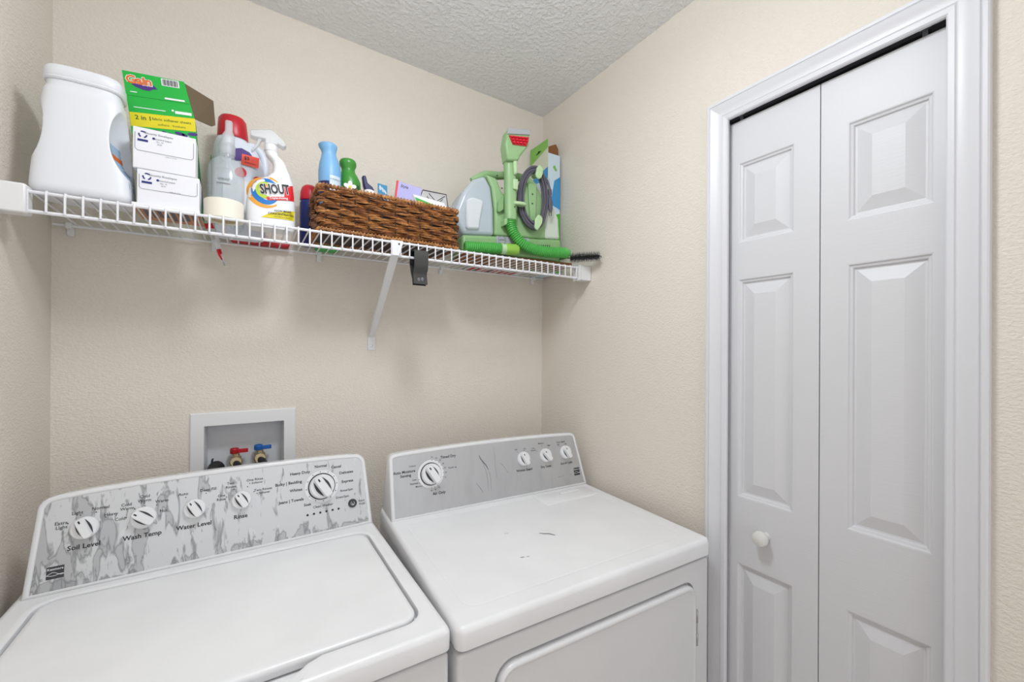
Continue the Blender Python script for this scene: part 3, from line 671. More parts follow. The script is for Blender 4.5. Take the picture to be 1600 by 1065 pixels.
# ---- two envelope boxes
def env_box(x0, x1, z0, z1, label):
    e = thing('envelope_box', label, 'box', ((x0+x1)/2, 1.23, z0), 0, 'white envelope boxes')
    y0 = 1.180
    obj('carton', box(x0, x1, y0, 1.232, z0, z1), 'envbox', e, bevel=(0.0018, 2))
    P = front(y0-0.0002); w_ = x1-x0; h_ = z1-z0
    g = []
    for k in range(3):
        a = 90+120*k
        g.append(put(annulus(0, 0, .0050, .0076, 8, a-42, a+30), P, x0+.0165, z1-.0150))
    g.append(put(rect(-.0085, .0085, -.0022, .0022), P, x0+.0165, z1-.0275))
    g.append(put(disc(0, 0, .0024), P, x0+.0345, z1-.0195))
    obj('recycling_mark', join(*g), 'navy', e, smooth=0)
    g = [put(glyphs('Security Envelopes', .0062), P, x0+.0435, z1-.0105), put(glyphs('recycled paper', .0050), P, x0+.0500, z1-.0195), put(glyphs('No. 10', .0042), P, x0+.0445, z1-.0255), put(glyphs('24 lb.', .0042), P, x0+.0445, z1-.0305), put(glyphs('made in U.S.A.', .0034), P, x0+.064, z0+.0335)]
    fl = [(x0+.004, z1-.012), (x0+.004, z1-h_*.52), (x0+.008, z1-h_*.57), (x1-.008, z1-h_*.57), (x1-.004, z1-h_*.52), (x1-.004, z1-.012)]
    for a, b in zip(fl[:-1], fl[1:]):
        dd = Vector((b[0]-a[0], b[1]-a[1])).normalized()*0.00035; q = (-dd.y, dd.x)
        g.append(put(poly([(a[0]+q[0], a[1]+q[1]), (b[0]+q[0], b[1]+q[1]), (b[0]-q[0], b[1]-q[1]), (a[0]-q[0], a[1]-q[1])]), P, 0, 0))
    obj('print', join(*g), 'inkg', e, smooth=0)
MAGT = DK+0.007
env_box(-0.1965, -0.0895, MAGT, 1.7780, 'white envelope box on the shelf, lower of the two')
env_box(-0.2035, -0.0965, 1.7785, 1.8660, 'white envelope box stacked on top of the other one')
mg = thing('magazine', 'brownish magazine lying under the white envelope boxes', 'magazine', (-0.15, 1.24, DK))
obj('pages', box(-0.203, -0.088, 1.172, 1.290, DK+0.0006, MAGT-0.0003), 'white', mg)
obj('cover', box(-0.2035, -0.0875, 1.1715, 1.2905, DK, DK+0.0006), M['pinkmag'], mg)
gs = [box(-0.19+0.012*i, -0.183+0.012*i, 1.18+0.006*(i % 3), 1.27-0.008*(i % 4), DK-0.0004, DK-0.00005) for i in range(8)]
obj('cover_picture', join(*gs), 'cord', mg, smooth=0)

# ---- green dryer-sheet carton standing open behind them
gx = thing('dryer_sheet_box', 'tall bright green printed carton with its flaps open, behind the envelope boxes', 'box', (-0.165, 1.335, DK))
gy = 1.294
obj('carton', join(([(-.205, gy, DK), (-.090, gy, DK), (-.109, gy, 1.960), (-.230, gy, 1.942), (-.205, 1.398, DK), (-.090, 1.398, DK), (-.109, 1.398, 1.960), (-.230, 1.398, 1.942)],
    [(0, 1, 2, 3), (5, 4, 7, 6), (1, 5, 6, 2), (4, 0, 3, 7), (4, 5, 1, 0)])), 'gaingreen', gx, smooth=0)
GF = [(-.230, 1.942), (-.109, 1.960), (-.1295, 2.0430), (-.2425, 2.0320)]
fl = obj('front_flap', prism_xz(GF, gy, gy+0.0012), 'gaingreen', gx, smooth=0, label='green front flap standing upright')
P = front(gy-0.0003) @ Matrix.Translation((-.186, 1.992, 0)) @ Matrix.Rotation(R(7), 4, 'Z') @ Matrix.Translation((.186, -1.992, 0))
obj('print_panel', put(rect(-.168, -.1345, 2.0180, 2.0345), P, 0, 0), 'white', fl, smooth=0)
obj('barcode', join(*[put(rect(-.166+.0021*i, -.1650+.0021*i+(.0006 if i % 3 else 0), 2.0195, 2.0330), P, 0, 0, .0009) for i in range(14)]), 'ink', fl, smooth=0)
obj('swoosh', put(poly([(-.224, 2.0100), (-.214, 2.0170), (-.199, 2.0165), (-.190, 2.0150), (-.183, 2.0140), (-.177, 2.0065), (-.186, 2.0050), (-.193, 2.0000), (-.205, 2.0010), (-.216, 2.0045)]), P, 0, 0), 'purple', fl, smooth=0)
obj('brand_outline', put(glyphs('Gain', .0250, bold=.080), P, -.2095, 2.0200, .0009), 'white', fl, smooth=0)
obj('brand_lettering', put(glyphs('Gain', .0250, bold=.035), P, -.2095, 2.0200, .0013), 'orange', fl, smooth=0)
obj('fine_print', join(*[put(rect(-.226, -.168, 1.9580, 1.9596), P, 0, 0), put(rect(-.228, -.216, 1.992, 1.994), P, 0, 0), put(rect(-.166, -.128, 1.987, 1.991), P, 0, 0), put(rect(-.150, -.118, 1.9560, 1.9625), P, 0, 0), put(disc(-.154, 1.9625, .0024), P, 0, 0)]), 'white', fl, smooth=0)
obj('crease', put(rect(-.233, -.119, 1.9835, 1.9841), P, 0, 0), 'gaindark', fl, smooth=0)
P = front(gy-0.0003)
def gxl(z): t = (z-DK)/(1.942-DK); return -.205-.025*t
def gxr(z): t = (z-DK)/(1.960-DK); return -.090-.019*t
def band(za, zb, mt, nm, off=0.0006, k=0.019):
    obj(nm, put(poly([(gxl(za)+.0005, za), (gxr(za)-.0005, za+k), (gxr(zb)-.0005, zb+k), (gxl(zb)+.0005, zb)]), P, 0, 0, off), mt, gx, smooth=0)
band(1.909, 1.9405, 'yellow', 'yellow_band')
band(1.700, 1.890, 'gaindark', 'dark_print')
obj('band_lettering', join(put(glyphs('2 in 1', .0135, bold=.02), P, -.204, 1.9330, .001, R(8)), put(glyphs('fabric softener sheets', .0085, bold=.01), P, -.152, 1.9410, .001, R(8)), put(glyphs('softens · freshens', .0075), P, -.152, 1.9290, .001, R(8))), 'grndk', gx, smooth=0)
gs = []
for i in range(9):
    a, x = random.uniform(-40, 40), -.212+.0125*i
    gs.append(put(disc(0, 0, .010, .004, 12), P, x, 1.900+.0022*i+random.uniform(-.006, .003), .001, R(a)))
obj('printed_leaves', join(*gs), 'purple', gx, smooth=0)
obj('printed_petals', join(*[put(disc(0, 0, .005, .0026, 10), P, -.200+.02*i, 1.893+.004*i, .0014, R(25*i)) for i in range(5)]), 'lilac', gx, smooth=0)
sd = plane((gxr(DK)+.0006, gy, DK), (0, 1, 0), (-0.019, 0, 0.2635))
obj('side_print', put(poly([(0.01, .01), (.095, .03), (.09, .10), (.05, .13), (.02, .20), (.008, .15)]), sd, 0, 0, .0006), 'navyp', gx, smooth=0)
q = [(-.1290, 1.297, 2.0400), (-.0740, 1.378, 2.0330), (-.0695, 1.378, 1.9720), (-.0770, 1.366, 1.9640), (-.1085, 1.297, 1.9590)]
obj('side_flap', stack([q, [(x+.0008, y-.0008, z) for x, y, z in q]]), 'cardin', gx, smooth=0, label='brown uncoated inside of the side flap')

# the carton is scaled about the camera, flattened in depth, and stands right behind the envelope boxes, on the magazine
for o in [c for c in gx.children_recursive]:
    for v in o.data.vertices:
        x, y, z = v.co
        v.co = (-.1614+.978*(x+.165), 1.2660+.45*(y-1.294), max(1.6903+.978*(z-DK), MAGT+.0003))
gx.location = (-.1614, 1.288, MAGT)
for o in gx.children: o.matrix_parent_inverse = Matrix.Translation((-.1614, 1.288, MAGT)).inverted()

# ---- roll of masking tape
tr = thing('tape_roll', 'cream masking tape roll lying flat at the front of the shelf', 'tape', (-0.0445, 1.2045, DK))
ro, ri, z0, z1 = 0.0395, 0.0260, DK, DK+0.0435
obj('tape', stack([sring(-.0445, 1.2045, z, r, r, 2, 40) for r, z in [(ro-.001, z0), (ro, z0+.001), (ro, z1-.001), (ro-.001, z1), (ri, z1), (ri, z0)]], close=True), 'tape', tr)
obj('core', stack([sring(-.0445, 1.2045, z, r, r, 2, 40) for r, z in [(ri, z0+.0005), (ri, z1-.0005), (ri-.0025, z1-.0005), (ri-.0025, z0+.0005)]], close=True), 'tapecore', tr)

# ---- clear spray bottle behind the tape
cb = thing('clear_bottle', 'empty clear plastic bottle with a frosted pump cap behind the tape roll', 'bottle', (-0.043, 1.296, DK))
by = 1.284
obj('body', loft([(DK, -.0435, by, .034, .034, 2.4), (DK+.004, -.0435, by, .0385, .0385, 2.4), (1.80, -.0435, by, .0395, .0395, 2.4), (1.845, -.0435, by, .0385, .0385, 2.3), (1.862, -.0435, by, .031, .031, 2.2), (1.874, -.0430, by, .0175, .0175, 2), (1.886, -.0430, by, .0165, .0165, 2)], 28), 'clearb', cb)
obj('collar', lathe([(.0170, 1.882), (.0180, 1.884), (.0180, 1.906), (.0165, 1.910), (.0, 1.910)], -.0420, by, 24), 'frost', cb)
obj('pump_cap', loft([(1.909, -.0405, by, .0150, .0150, 2), (1.932, -.0390, by, .0135, .0135, 2.2), (1.942, -.0385, by, .0085, .0090, 2.6), (1.966, -.0382, by, .0082, .0085, 3), (1.968, -.0382, by, .0070, .0075, 3)], 20), 'frost', cb)
obj('dip_tube', tube([(-.043, by, 1.895), (-.040, by+.004, 1.80), (-.030, by+.010, 1.705)], .0025, 6), 'frost', cb)
P = front(by-.0402)
obj('lettering', join(put(glyphs('SPRAY', .0085, bold=.01), P, -.047, 1.808), put(rect(-.062, -.034, 1.797, 1.799), P, 0, 0)), 'inkg', cb, smooth=0)

# ---- detergent jug with the red cap
jd = thing('detergent_jug', 'pale laundry detergent jug with a big red cap and orange price sticker', 'bottle', (-0.018, 1.355, DK))
jy = 1.369
obj('body', loft([(DK, -.0165, jy, .058, .037, 3), (DK+.006, -.0165, jy, .062, .039, 3), (1.86, -.0165, jy, .060, .039, 3), (1.905, -.0190, jy, .0570, .0385, 2.8), (1.935, -.0250, jy, .0490, .036, 2.5), (1.952, -.0320, jy, .0370, .030, 2.2), (1.966, -.0320, jy, .0310, .028, 2)], 32), 'detw', jd)
obj('handle', tube(spline([(-.004, jy, 1.950), (.020, jy, 1.950), (.038, jy, 1.930), (.044, jy, 1.900), (.041, jy, 1.872), (.026, jy, 1.850)], 6), .0095, 10), 'detw', jd)
obj('cap', loft([(1.958, -.0315, jy, .0340, .0330, 2.1), (1.964, -.0315, jy, .0355, .0345, 2.1), (1.990, -.0325, jy, .0335, .0325, 2.1), (2.008, -.0330, jy, .0320, .0305, 2.1), (2.015, -.0332, jy, .0275, .0265, 2.1), (2.015, -.0332, jy, .022, .021, 2)], 28), 'red', jd, label='big round red cap')
P = front(jy-.0402)
obj('label', join(put(poly([(-.032, 1.9200), (-.012, 1.9260), (.006, 1.9190), (.016, 1.9060), (.016, 1.896), (-.034, 1.890)]), P, 0, 0)), 'purple', jd, smooth=0, label='purple arched label')
obj('lower_label', put(rect(-.052, .030, 1.755, 1.840), P, 0, 0), 'white', jd, smooth=0)
obj('label_print', join(put(disc(-.013, 1.862, .013), P, 0, 0, .001), put(disc(.024, 1.846, .010, .012), P, 0, 0, .0008)), 'red2', jd, smooth=0)
obj('price_sticker', put(rect(-.0190, .0205, -.0140, .0140), P, .0075, 1.8960, .0016, R(-4)), 'sticker', jd, smooth=0)
obj('price_print', join(put(glyphs('$3', .012, bold=.02), P, .000, 1.9010, .0022), put(glyphs('EVERYDAY', .0055), P, .0085, 1.8890, .0022, R(-4))), 'ink', jd, smooth=0)
obj('side_stripe', box(-.0795, -.0780, jy-.020, jy+.020, 1.80, 1.90), 'detgreen', jd)

# ---- stain remover spray bottle
so = thing('stain_remover_bottle', 'white stain remover trigger bottle with a swirl label, right of the tape roll', 'bottle', (0.055, 1.238, DK))
sy = 1.238; k = sy/1.205
def zk(z): return CAM_H+(z-CAM_H)*1.0
L_ = [(1.9068, .0383, .0647), (1.8969, .0390, .0658), (1.8850, .0404, .0700), (1.8767, .0490, .0795), (1.8700, .0550, .0830), (1.8584, .0572, .0880), (1.8427, .0555, .0950), (1.8301, .0441, .0990), (1.8200, .0270, .1020), (1.8100, .0125, .1040), (1.7910, .0030, .1062), (1.7581, -.0010, .1077), (1.7141, -.0018, .1080), (1.7030, -.0005, .1070), (DK, .004, .103)]
rings = []
for z, a, b in reversed(L_):
    hw = (b-a)/2; dep = 0.012+0.0185*min(1, (hw/.054))
    rings.append(sring((a+b)/2, sy, z, hw, dep if z < 1.895 else hw, 2.8 if z < 1.885 else 2, 32))
obj('body', stack(rings), 'shoutw', so, smooth=50)
HP = [(.0071, 1.9233), (.0071, 1.9357), (.0501, 1.9479), (.0589, 1.9453), (.0792, 1.9279), (.0873, 1.9159), (.0793, 1.9112), (.0669, 1.9169), (.0645, 1.9130), (.0385, 1.9100), (.0393, 1.9222), (.0145, 1.9209)]
obj('trigger_head', prism_xz(HP, sy-.0125, sy+.0125), 'frost', so, bevel=(.003, 2), label='frosted translucent spray head')
obj('trigger', prism_xz([(.0241, 1.923), (.0338, 1.9229), (.0242, 1.9031), (.0126, 1.8863), (.0084, 1.8877), (.0199, 1.9069)], sy-.008, sy+.008), 'frost', so, bevel=(.0025, 2))
obj('collar', lathe([(.0145, 1.896), (.0152, 1.897), (.0152, 1.911), (.0140, 1.912)], .0517, sy, 28), 'shoutw', so)
def sfront(x, z):                                       # front surface of the bottle
    zs = sorted(L_)
    for i in range(len(zs)-1):
        if zs[i][0] <= z <= zs[i+1][0]:
            t = (z-zs[i][0])/(zs[i+1][0]-zs[i][0]); a = zs[i][1]+(zs[i+1][1]-zs[i][1])*t; b = zs[i][2]+(zs[i+1][2]-zs[i][2])*t; break
    else: a, b = .004, .103
    hw = (b-a)/2; dep = 0.012+0.0185*min(1, hw/.054); e = min(abs((x-(a+b)/2)/hw), 0.995)
    return sy-dep*(1-e**2.8)**(1/2.8)
def wrap(g, off):
    return [(x, sfront(x, y)-off, y) for x, y, _ in g[0]], g[1]
def mv(g, x, y, rot=0.0):
    return xf(g, Matrix.Translation((x, y, 0)) @ Matrix.Rotation(rot, 4, 'Z'))
def narrow(g, fx): return [(x*fx, y, z) for x, y, z in g[0]], g[1]
def arcband(cx, cy_, rx, ry, th, a0, a1, n=28, rot=0.0):
    V, Fc = [], []
    for i in range(n+1):
        t = R(a0+(a1-a0)*i/n); f = math.sin(math.pi*min(max(i/n, 0.04), 0.96))**0.5; h = th*f
        for s in (-1, 1):
            x, y = (rx+s*h)*math.cos(t), (ry+s*h)*math.sin(t)
            V.append((cx+x*math.cos(rot)-y*math.sin(rot), cy_+x*math.sin(rot)+y*math.cos(rot), 0))
    for i in range(n): Fc.append((2*i, 2*i+1, 2*i+3, 2*i+2))
    return V, Fc
obj('label_swirl_orange', wrap(arcband(.0415, 1.785, .0365, .0375, .0056, 48, 308), .0006), 'amber', so, smooth=0)
obj('label_swirl_blue', wrap(arcband(.0425, 1.786, .0265, .0280, .0072, 48, 325), .0008), 'shoutblue', so, smooth=0)
obj('label_swirl_lime', wrap(arcband(.041, 1.788, .0165, .0170, .0060, 58, 300), .0010), 'lime', so, smooth=0)
obj('label_swirl_core', wrap(arcband(.041, 1.790, .0085, .0085, .0048, 60, 290), .0012), 'amber', so, smooth=0)
def dense(g, n=6):                                       # subdivide a quad so that it can follow the bottle
    (a, b, c_, d_) = [Vector(p) for p in g[0]]; V, Fc = [], []
    for j in range(3):
        for i in range(n+1):
            u, v = i/n, j/2; V.append(tuple((a*(1-u)+b*u)*(1-v)+(d_*(1-u)+c_*u)*v))
    for j in range(2):
        for i in range(n): q0 = j*(n+1)+i; Fc.append((q0, q0+1, q0+n+2, q0+n+1))
    return V, Fc
obj('label_red_band', wrap(join(dense(([(.045, 1.7635, 0), (.1035, 1.7745, 0), (.1035, 1.7840, 0), (.041, 1.7710, 0)], 0)), dense(([(.081, 1.776, 0), (.1040, 1.781, 0), (.1005, 1.8150, 0), (.081, 1.8040, 0)], 0), 3)), .0016), 'red2', so, smooth=0)
obj('label_yellow_band', wrap(dense(([(.030, 1.7200, 0), (.1035, 1.7235, 0), (.1040, 1.7490, 0), (.050, 1.7330, 0)], 0)), .0012), 'yellow', so, smooth=0)
obj('brand_outline', wrap(mv(narrow(glyphs('SHOUT', .0330, bold=.075, space=.98), .60), .0600, 1.7930, R(10)), .0020), 'white', so, smooth=0)
obj('brand_lettering', wrap(mv(narrow(glyphs('SHOUT', .0330, bold=.036, space=.98), .60), .0600, 1.7930, R(10)), .0026), 'ink', so, smooth=0)
obj('label_lettering', wrap(join(mv(glyphs('NOW MORE', .0068, bold=.02), .078, 1.7415, R(5)), mv(glyphs('CONCENTRATED', .0072, bold=.02), .074, 1.7335, R(4)), mv(glyphs('POWERFUL FORMULA', .0042), .079, 1.7265, R(3))), .0026), 'ink', so, smooth=0)
obj('band_lettering', wrap(mv(glyphs('Triple-Acting', .0078, bold=.015), .068, 1.7725, R(11)), .0026), 'white', so, smooth=0)

# ---- blue can with red cap
wc = thing('spray_can', 'dark blue can with a red cap between trigger bottle and basket', 'can', (0.148, 1.366, DK))
cxx, cyy = .1560, 1.366
obj('can', lathe([(.0230, DK), (.0255, DK+.002), (.0255, 1.818), (.0235, 1.826), (.0180, 1.834), (.0, 1.834)], cxx, cyy, 28), 'wdblue', wc)
obj('cap', lathe([(.0245, 1.828), (.0255, 1.831), (.0240, 1.852), (.0205, 1.865), (.0140, 1.872), (.0, 1.874)], cxx, cyy, 28), 'capred', wc, label='red cap')
def cyl_patch(cx, cy_, r, a0, a1, z0, z1, n=8):
    V, Fc = [], []
    for i in range(n+1):
        t = R(a0+(a1-a0)*i/n); x, y = cx+r*math.cos(t), cy_+r*math.sin(t); V += [(x, y, z0), (x, y, z1)]
    for i in range(n): Fc.append((2*i, 2*i+2, 2*i+3, 2*i+1))
    return V, Fc
obj('label', cyl_patch(cxx, cyy, .0258, -88, 20, 1.715, 1.785), 'white', wc)
obj('yellow_patch', cyl_patch(cxx, cyy, .0259, -85, -30, 1.790, 1.806), 'yellow', wc)
# ---- red flat pouch and small green bottle, seen through the wires from below
rp = thing('red_pouch', 'flat red pouch lying at the back of the shelf under the trigger bottle', 'pouch', (0.04, 1.415, DK))
obj('pouch', stack([[(x, y, z) for x, y in rrect(-.037+d_, .112-d_, 1.412+d_, 1.446-d_, .008, 3, 4)] for d_, z in [(.003, DK), (0, DK+.003), (0, DK+.010), (.006, DK+.015)]]), 'redmat', rp)
obj('seam', box(-.040, -.036, 1.410, 1.444, DK+.005, DK+.008), 'white', rp)
gp = thing('green_sponge', 'small green scrub pad lying behind the basket', 'sponge', (0.20, 1.395, DK))
obj('pad', stack([[(x, y, z) for x, y in rrect(.178+d_, .245-d_, 1.350+d_, 1.430-d_, .008, 3, 4)] for d_, z in [(.002, DK), (0, DK+.003), (0, DK+.016), (.003, DK+.020)]]), 'pgreen', gp)
obj('foam', box(.180, .243, 1.352, 1.428, DK+.020, DK+.036), 'yellow', gp, bevel=(.004, 2))

# ---- wicker basket
bs = thing('wicker_basket', 'long brown woven wicker basket in the middle of the wire shelf', 'basket', (0.35, 1.25, DK))
M['wick'] = mat('wicker', 'B3773F', 0.45, vary=(85, '6A3C1E'))
M['wick2'] = mat('wicker_light', 'C48A50', 0.45, vary=(75, '74441F'))
M['wickdk'] = mat('dark_wicker_and_shade', '2C1810', 0.6, vary=(60, '24140C'))  # dark stakes, also the painted shade behind the weave
bx0, bx1, by0, by1, bz0, bz1 = .1560, .5440, 1.1720, 1.3350, DK+.002, 1.8130
per = rrect(bx0, bx1, by0, by1, .016, 8, 1)
def perim(step):
    P_ = [Vector(p) for p in per]+[Vector(per[0])]; L0 = [0]
    for a, b in zip(P_[:-1], P_[1:]): L0.append(L0[-1]+(b-a).length)
    tot = L0[-1]; n = int(tot/step); out = []; j = 0
    for i in range(n):
        s = tot*i/n
        while L0[j+1] < s: j += 1
        t = (s-L0[j])/(L0[j+1]-L0[j]); p = P_[j]+(P_[j+1]-P_[j])*t; d_ = (P_[j+1]-P_[j]).normalized()
        out.append((p.x, p.y, d_.y, -d_.x, s, tot))
    return out
pr = perim(0.0052)
NW = 30
def in_gap(x, y, z): return x < bx0+.004 and 1.212 < y < 1.298 and 1.760 < z < 1.796
M['wick3'] = mat('wicker_brown', '8A5428', 0.5, vary=(80, '4F2C15'))
rowz = [bz0+.0155+.0128*i for i in range(8)]
for i, z in enumerate(rowz):
    for kx in range(4):
        dz, rad = -.0048+.0032*kx, .0019+.0002*((i+kx) % 2)
        path = []; segs = []; o1, o2 = random.uniform(-.5, .5), random.uniform(0, 6.28)
        for (x, y, nx, ny, s, tot) in pr:
            ph = 2*math.pi*(s/tot)*NW/2 + math.pi*i + .45*(kx-1.5) + o1*.5
            a = .0048*math.sin(ph)+random.uniform(-.0004, .0004)
            bulge = .72+.42*max(math.sin(ph), 0)
            p = (x+nx*a, y+ny*a, z+dz*bulge+.0014*math.sin(ph*.5+o2)+random.uniform(-.0003, .0003))
            if in_gap(x, y, z):
                if len(path) > 2: segs.append(path)
                path = []
            else: path.append(p)
        if not segs: g = tube(path, rad, 5, closed=True)
        else:
            if len(path) > 1: segs[0] = path+segs[0]
            g = join(*[tube(q, rad, 5) for q in segs])
        obj('weave_strand', g, ('wick2', 'wick', 'wick3', 'wick', 'wick2', 'wick3', 'wick')[(3*i+2*kx+int(o2)) % 7], bs, smooth=60)
prs = perim((pr[0][5]/NW)*0.999)
for (x, y, nx, ny, s, tot) in prs[:NW]:
    if in_gap(x, y, 1.77): continue
    obj('stake', tube([(x, y, bz0+.004), (x, y, bz1)], .0022, 6), 'wickdk', bs)
def coil(z, r, pitch, name, mt, rs):
    pth = []
    dl = perim(pitch/7)
    for (x, y, nx, ny, s, tot) in dl:
        t = 2*math.pi*s/pitch; pth.append((x+nx*r*math.cos(t), y+ny*r*math.cos(t), z+r*math.sin(t)*1.1))
    core = tube([(x, y, z) for (x, y, nx, ny, s, tot) in pr], r*0.8, 6, closed=True)
    obj(name, join(core, tube(pth, rs, 5, closed=True)), mt, bs, smooth=60)
coil(bz1+.002, .0042, .0092, 'rim', 'wick2', .0030)
coil(bz0+.005, .0042, .0095, 'base_rim', 'wick2', .0025)
inn_ = rrect(bx0+.0075, bx1-.0075, by0+.0075, by1-.0075, .010, 4, 4)
def shade_ring(z): return [(x, y, z) for x, y in inn_]
obj('gap_shade', stack([shade_ring(bz0+.003), shade_ring(1.758)], True, False), 'wickdk', bs, smooth=0)  # added dark sheet, imitates the shade inside seen between the strands
obj('upper_gap_shade', join(box(bx0+.010, bx1-.006, by0+.0065, by0+.0075, 1.757, 1.808), box(bx0+.010, bx1-.006, by1-.0075, by1-.0065, 1.757, 1.808)), 'wickdk', bs, smooth=0)  # more added dark sheets, painted shade behind the upper rows
for y in (1.208, 1.302):
    obj('handle_binding', tube([(bx0+.0045*math.cos(t*1.9), y+.0045*math.sin(t*1.9), 1.757+t*.00165) for t in range(28)], .0024, 5), 'wick', bs, smooth=60)
FL = bz0+.006                                            # floor of the basket

# ---- things in the basket
bf_ = thing('air_freshener', 'light blue air freshener bottle standing in the basket', 'bottle', (0.196, 1.262, FL))
ax, ay = .1955, 1.262
obj('body', loft([(FL, ax, ay, .027, .027, 2), (FL+.004, ax, ay, .029, .029, 2), (1.860, ax, ay, .0295, .0295, 2), (1.885, ax-.0003, ay, .0295, .0295, 2), (1.905, ax-.001, ay, .0268, .0268, 2), (1.922, ax-.002, ay, .0215, .0215, 2), (1.934, ax-.003, ay, .0185, .0185, 2),
     (1.942, ax-.004, ay, .0195, .0195, 2), (1.951, ax-.0055, ay, .0235, .0215, 2), (1.957, ax-.006, ay, .0245, .022, 2), (1.961, ax-.005, ay, .0205, .019, 2), (1.963, ax-.004, ay, .014, .013, 2)], 32), 'skyb', bf_)
obj('label', cyl_patch(ax, ay, .0300, -100, -40, 1.815, 1.868), 'skyl', bf_)
obj('lower_band', cyl_patch(ax, ay, .0299, -178, -102, 1.80, 1.852), 'navyp', bf_)
obj('lettering', xf(glyphs('air freshener', .0062), plane((ax+.0095, ay-.0300, 1.8575), (1, .30, 0), (0, 0, 1))), 'ink', bf_, smooth=0)
gf = thing('green_freshener', 'green air freshener bottle with a flower label in the basket', 'bottle', (0.252, 1.280, FL))
ax, ay = .2520, 1.280
obj('body', loft([(FL, ax, ay, .027, .027, 2), (FL+.004, ax, ay, .029, .029, 2), (1.855, ax, ay, .0295, .0295, 2), (1.875, ax-.001, ay, .0290, .0290, 2), (1.890, ax-.003, ay, .0245, .0245, 2), (1.903, ax-.005, ay, .0185, .0185, 2), (1.912, ax-.0058, ay, .0180, .0180, 2),
     (1.921, ax-.0062, ay, .0225, .0225, 2), (1.930, ax-.0064, ay, .0230, .0230, 2), (1.936, ax-.0064, ay, .0200, .0200, 2), (1.9395, ax-.0064, ay, .0120, .012, 2)], 32), 'grn', gf)
obj('label', cyl_patch(ax, ay, .0298, -125, -45, 1.80, 1.862), 'grndk', gf)
P = front(ay-.0302)
obj('flower', join(*[put(disc(0, 0, .0085, .0060, 12), P, ax-.006+.0095*math.cos(R(72*i+18)), 1.851+.0095*math.sin(R(72*i+18)), .001+.0002*i, R(72*i+18)) for i in range(5)]), 'white', gf, smooth=0)
obj('flower_centre', put(disc(0, 0, .004), P, ax-.006, 1.851, .003), 'yellow', gf, smooth=0)
nv = thing('trigger_bottle', 'small white bottle with a navy trigger top in the basket', 'bottle', (0.308, 1.295, FL))
ax, ay = .3090, 1.295
obj('bottle', lathe([(.024, FL), (.0255, FL+.003), (.0255, 1.845), (.0215, 1.860), (.013, 1.868), (.0, 1.868)], ax, ay, 24), 'white', nv)
obj('trigger_top', prism_xz([(.2880, 1.9065), (.2975, 1.9085), (.3025, 1.8880), (.3170, 1.8790), (.3230, 1.8685), (.296, 1.8665), (.2920, 1.8780)], ay-.009, ay+.009), 'navyp', nv, bevel=(.003, 2))
def slab(o, ex, ey, w_, h_, t_, mt, parent, name):
    P_ = plane(o, ex, ey)
    return obj(name, xf(box(0, w_, 0, h_, -t_, 0), P_), mt, parent, bevel=(.0004, 1))
c1 = thing('picture_card', 'upright blue printed packet at the left of the lilac booklet, in the basket', 'packet', (0.35, 1.29, FL))
slab((.3360, 1.288, FL), (1, .25, 0), (-.012, .02, 1), .030, .1905, .004, 'teal', c1, 'packet')
obj('picture', join(*[put(disc(0, 0, .0035, .008, 10), plane((.3360, 1.2878, FL), (1, .25, 0), (-.012, .02, 1)), .006+.008*i, .178-.004*i, .0004, R(20*i)) for i in range(3)]), 'skyl', c1, smooth=0)
c2 = thing('lilac_booklet', 'lilac booklet with a red spine leaning in the basket', 'booklet', (0.40, 1.27, FL))
P2 = plane((.3665, 1.270, FL+.0125), (1, -.10, -.13), (0, .06, 1))
bk_ = obj('cover', xf(box(0, .072, 0, .1935, -.004, 0), P2), 'lilac', c2, bevel=(.0004, 1))
obj('spine', xf(box(-.0055, 0.0, 0, .1950, -.005, .0006), P2), 'red2', c2)
obj('lettering', put(glyphs('Style', .0125, shear=.25), P2, .019, .182, .0010), 'ink', c2, smooth=0)
c3 = thing('green_white_carton', 'white and green flat carton lying across the right of the basket', 'carton', (0.48, 1.25, FL+.10))
P3 = plane((.4330, 1.226, 1.835), (1, 0.05, -.06), (0, .30, .30))
obj('carton', xf(join(box(0, .105, 0, .055, -.024, 0)), P3), 'white', c3, bevel=(.0008, 1))
obj('green_panel', put(poly([(.0005, .001), (.1045, .001), (.1045, .012), (.062, .018), (.0005, .036)]), P3, 0, 0), 'pgreen', c3, smooth=0)
obj('picture', join(put(disc(.013, .011, .008, .006), P3, 0, 0, .001), put(disc(.032, .008, .006, .004), P3, 0, 0, .001)), 'amber', c3, smooth=0)
obj('lettering', put(glyphs('ZIPPER BAGS', .0085, bold=.01), P3, .066, .0068, .0012), 'white', c3, smooth=0)
c4 = thing('clear_zip_pouch', 'clear plastic pouch with dark piped edges in the right end of the basket', 'pouch', (0.53, 1.29, FL+.05))
P4 = plane((.4750, 1.292, 1.806), (1, .02, .02), (.10, .22, 1))
obj('film', xf(box(0, .095, 0, .110, -.018, 0), P4), 'film', c4, bevel=(.004, 2))
ed = [(.002, .09), (.010, .108), (.092, .108), (.094, .06), (.070, .02), (.045, .058), (.012, .09)]
obj('piping', join(tube([tuple(P4 @ Vector((x, y, .001))) for x, y in ed[:4]], .0016, 6), tube([tuple(P4 @ Vector((x, y, .001))) for x, y in [(.030, .100), (.052, .075), (.086, .100)]], .0014, 6), tube([tuple(P4 @ Vector((x, y, .001))) for x, y in [(.022, .088), (.048, .060), (.078, .088)]], .0012, 6)), 'cord', c4)

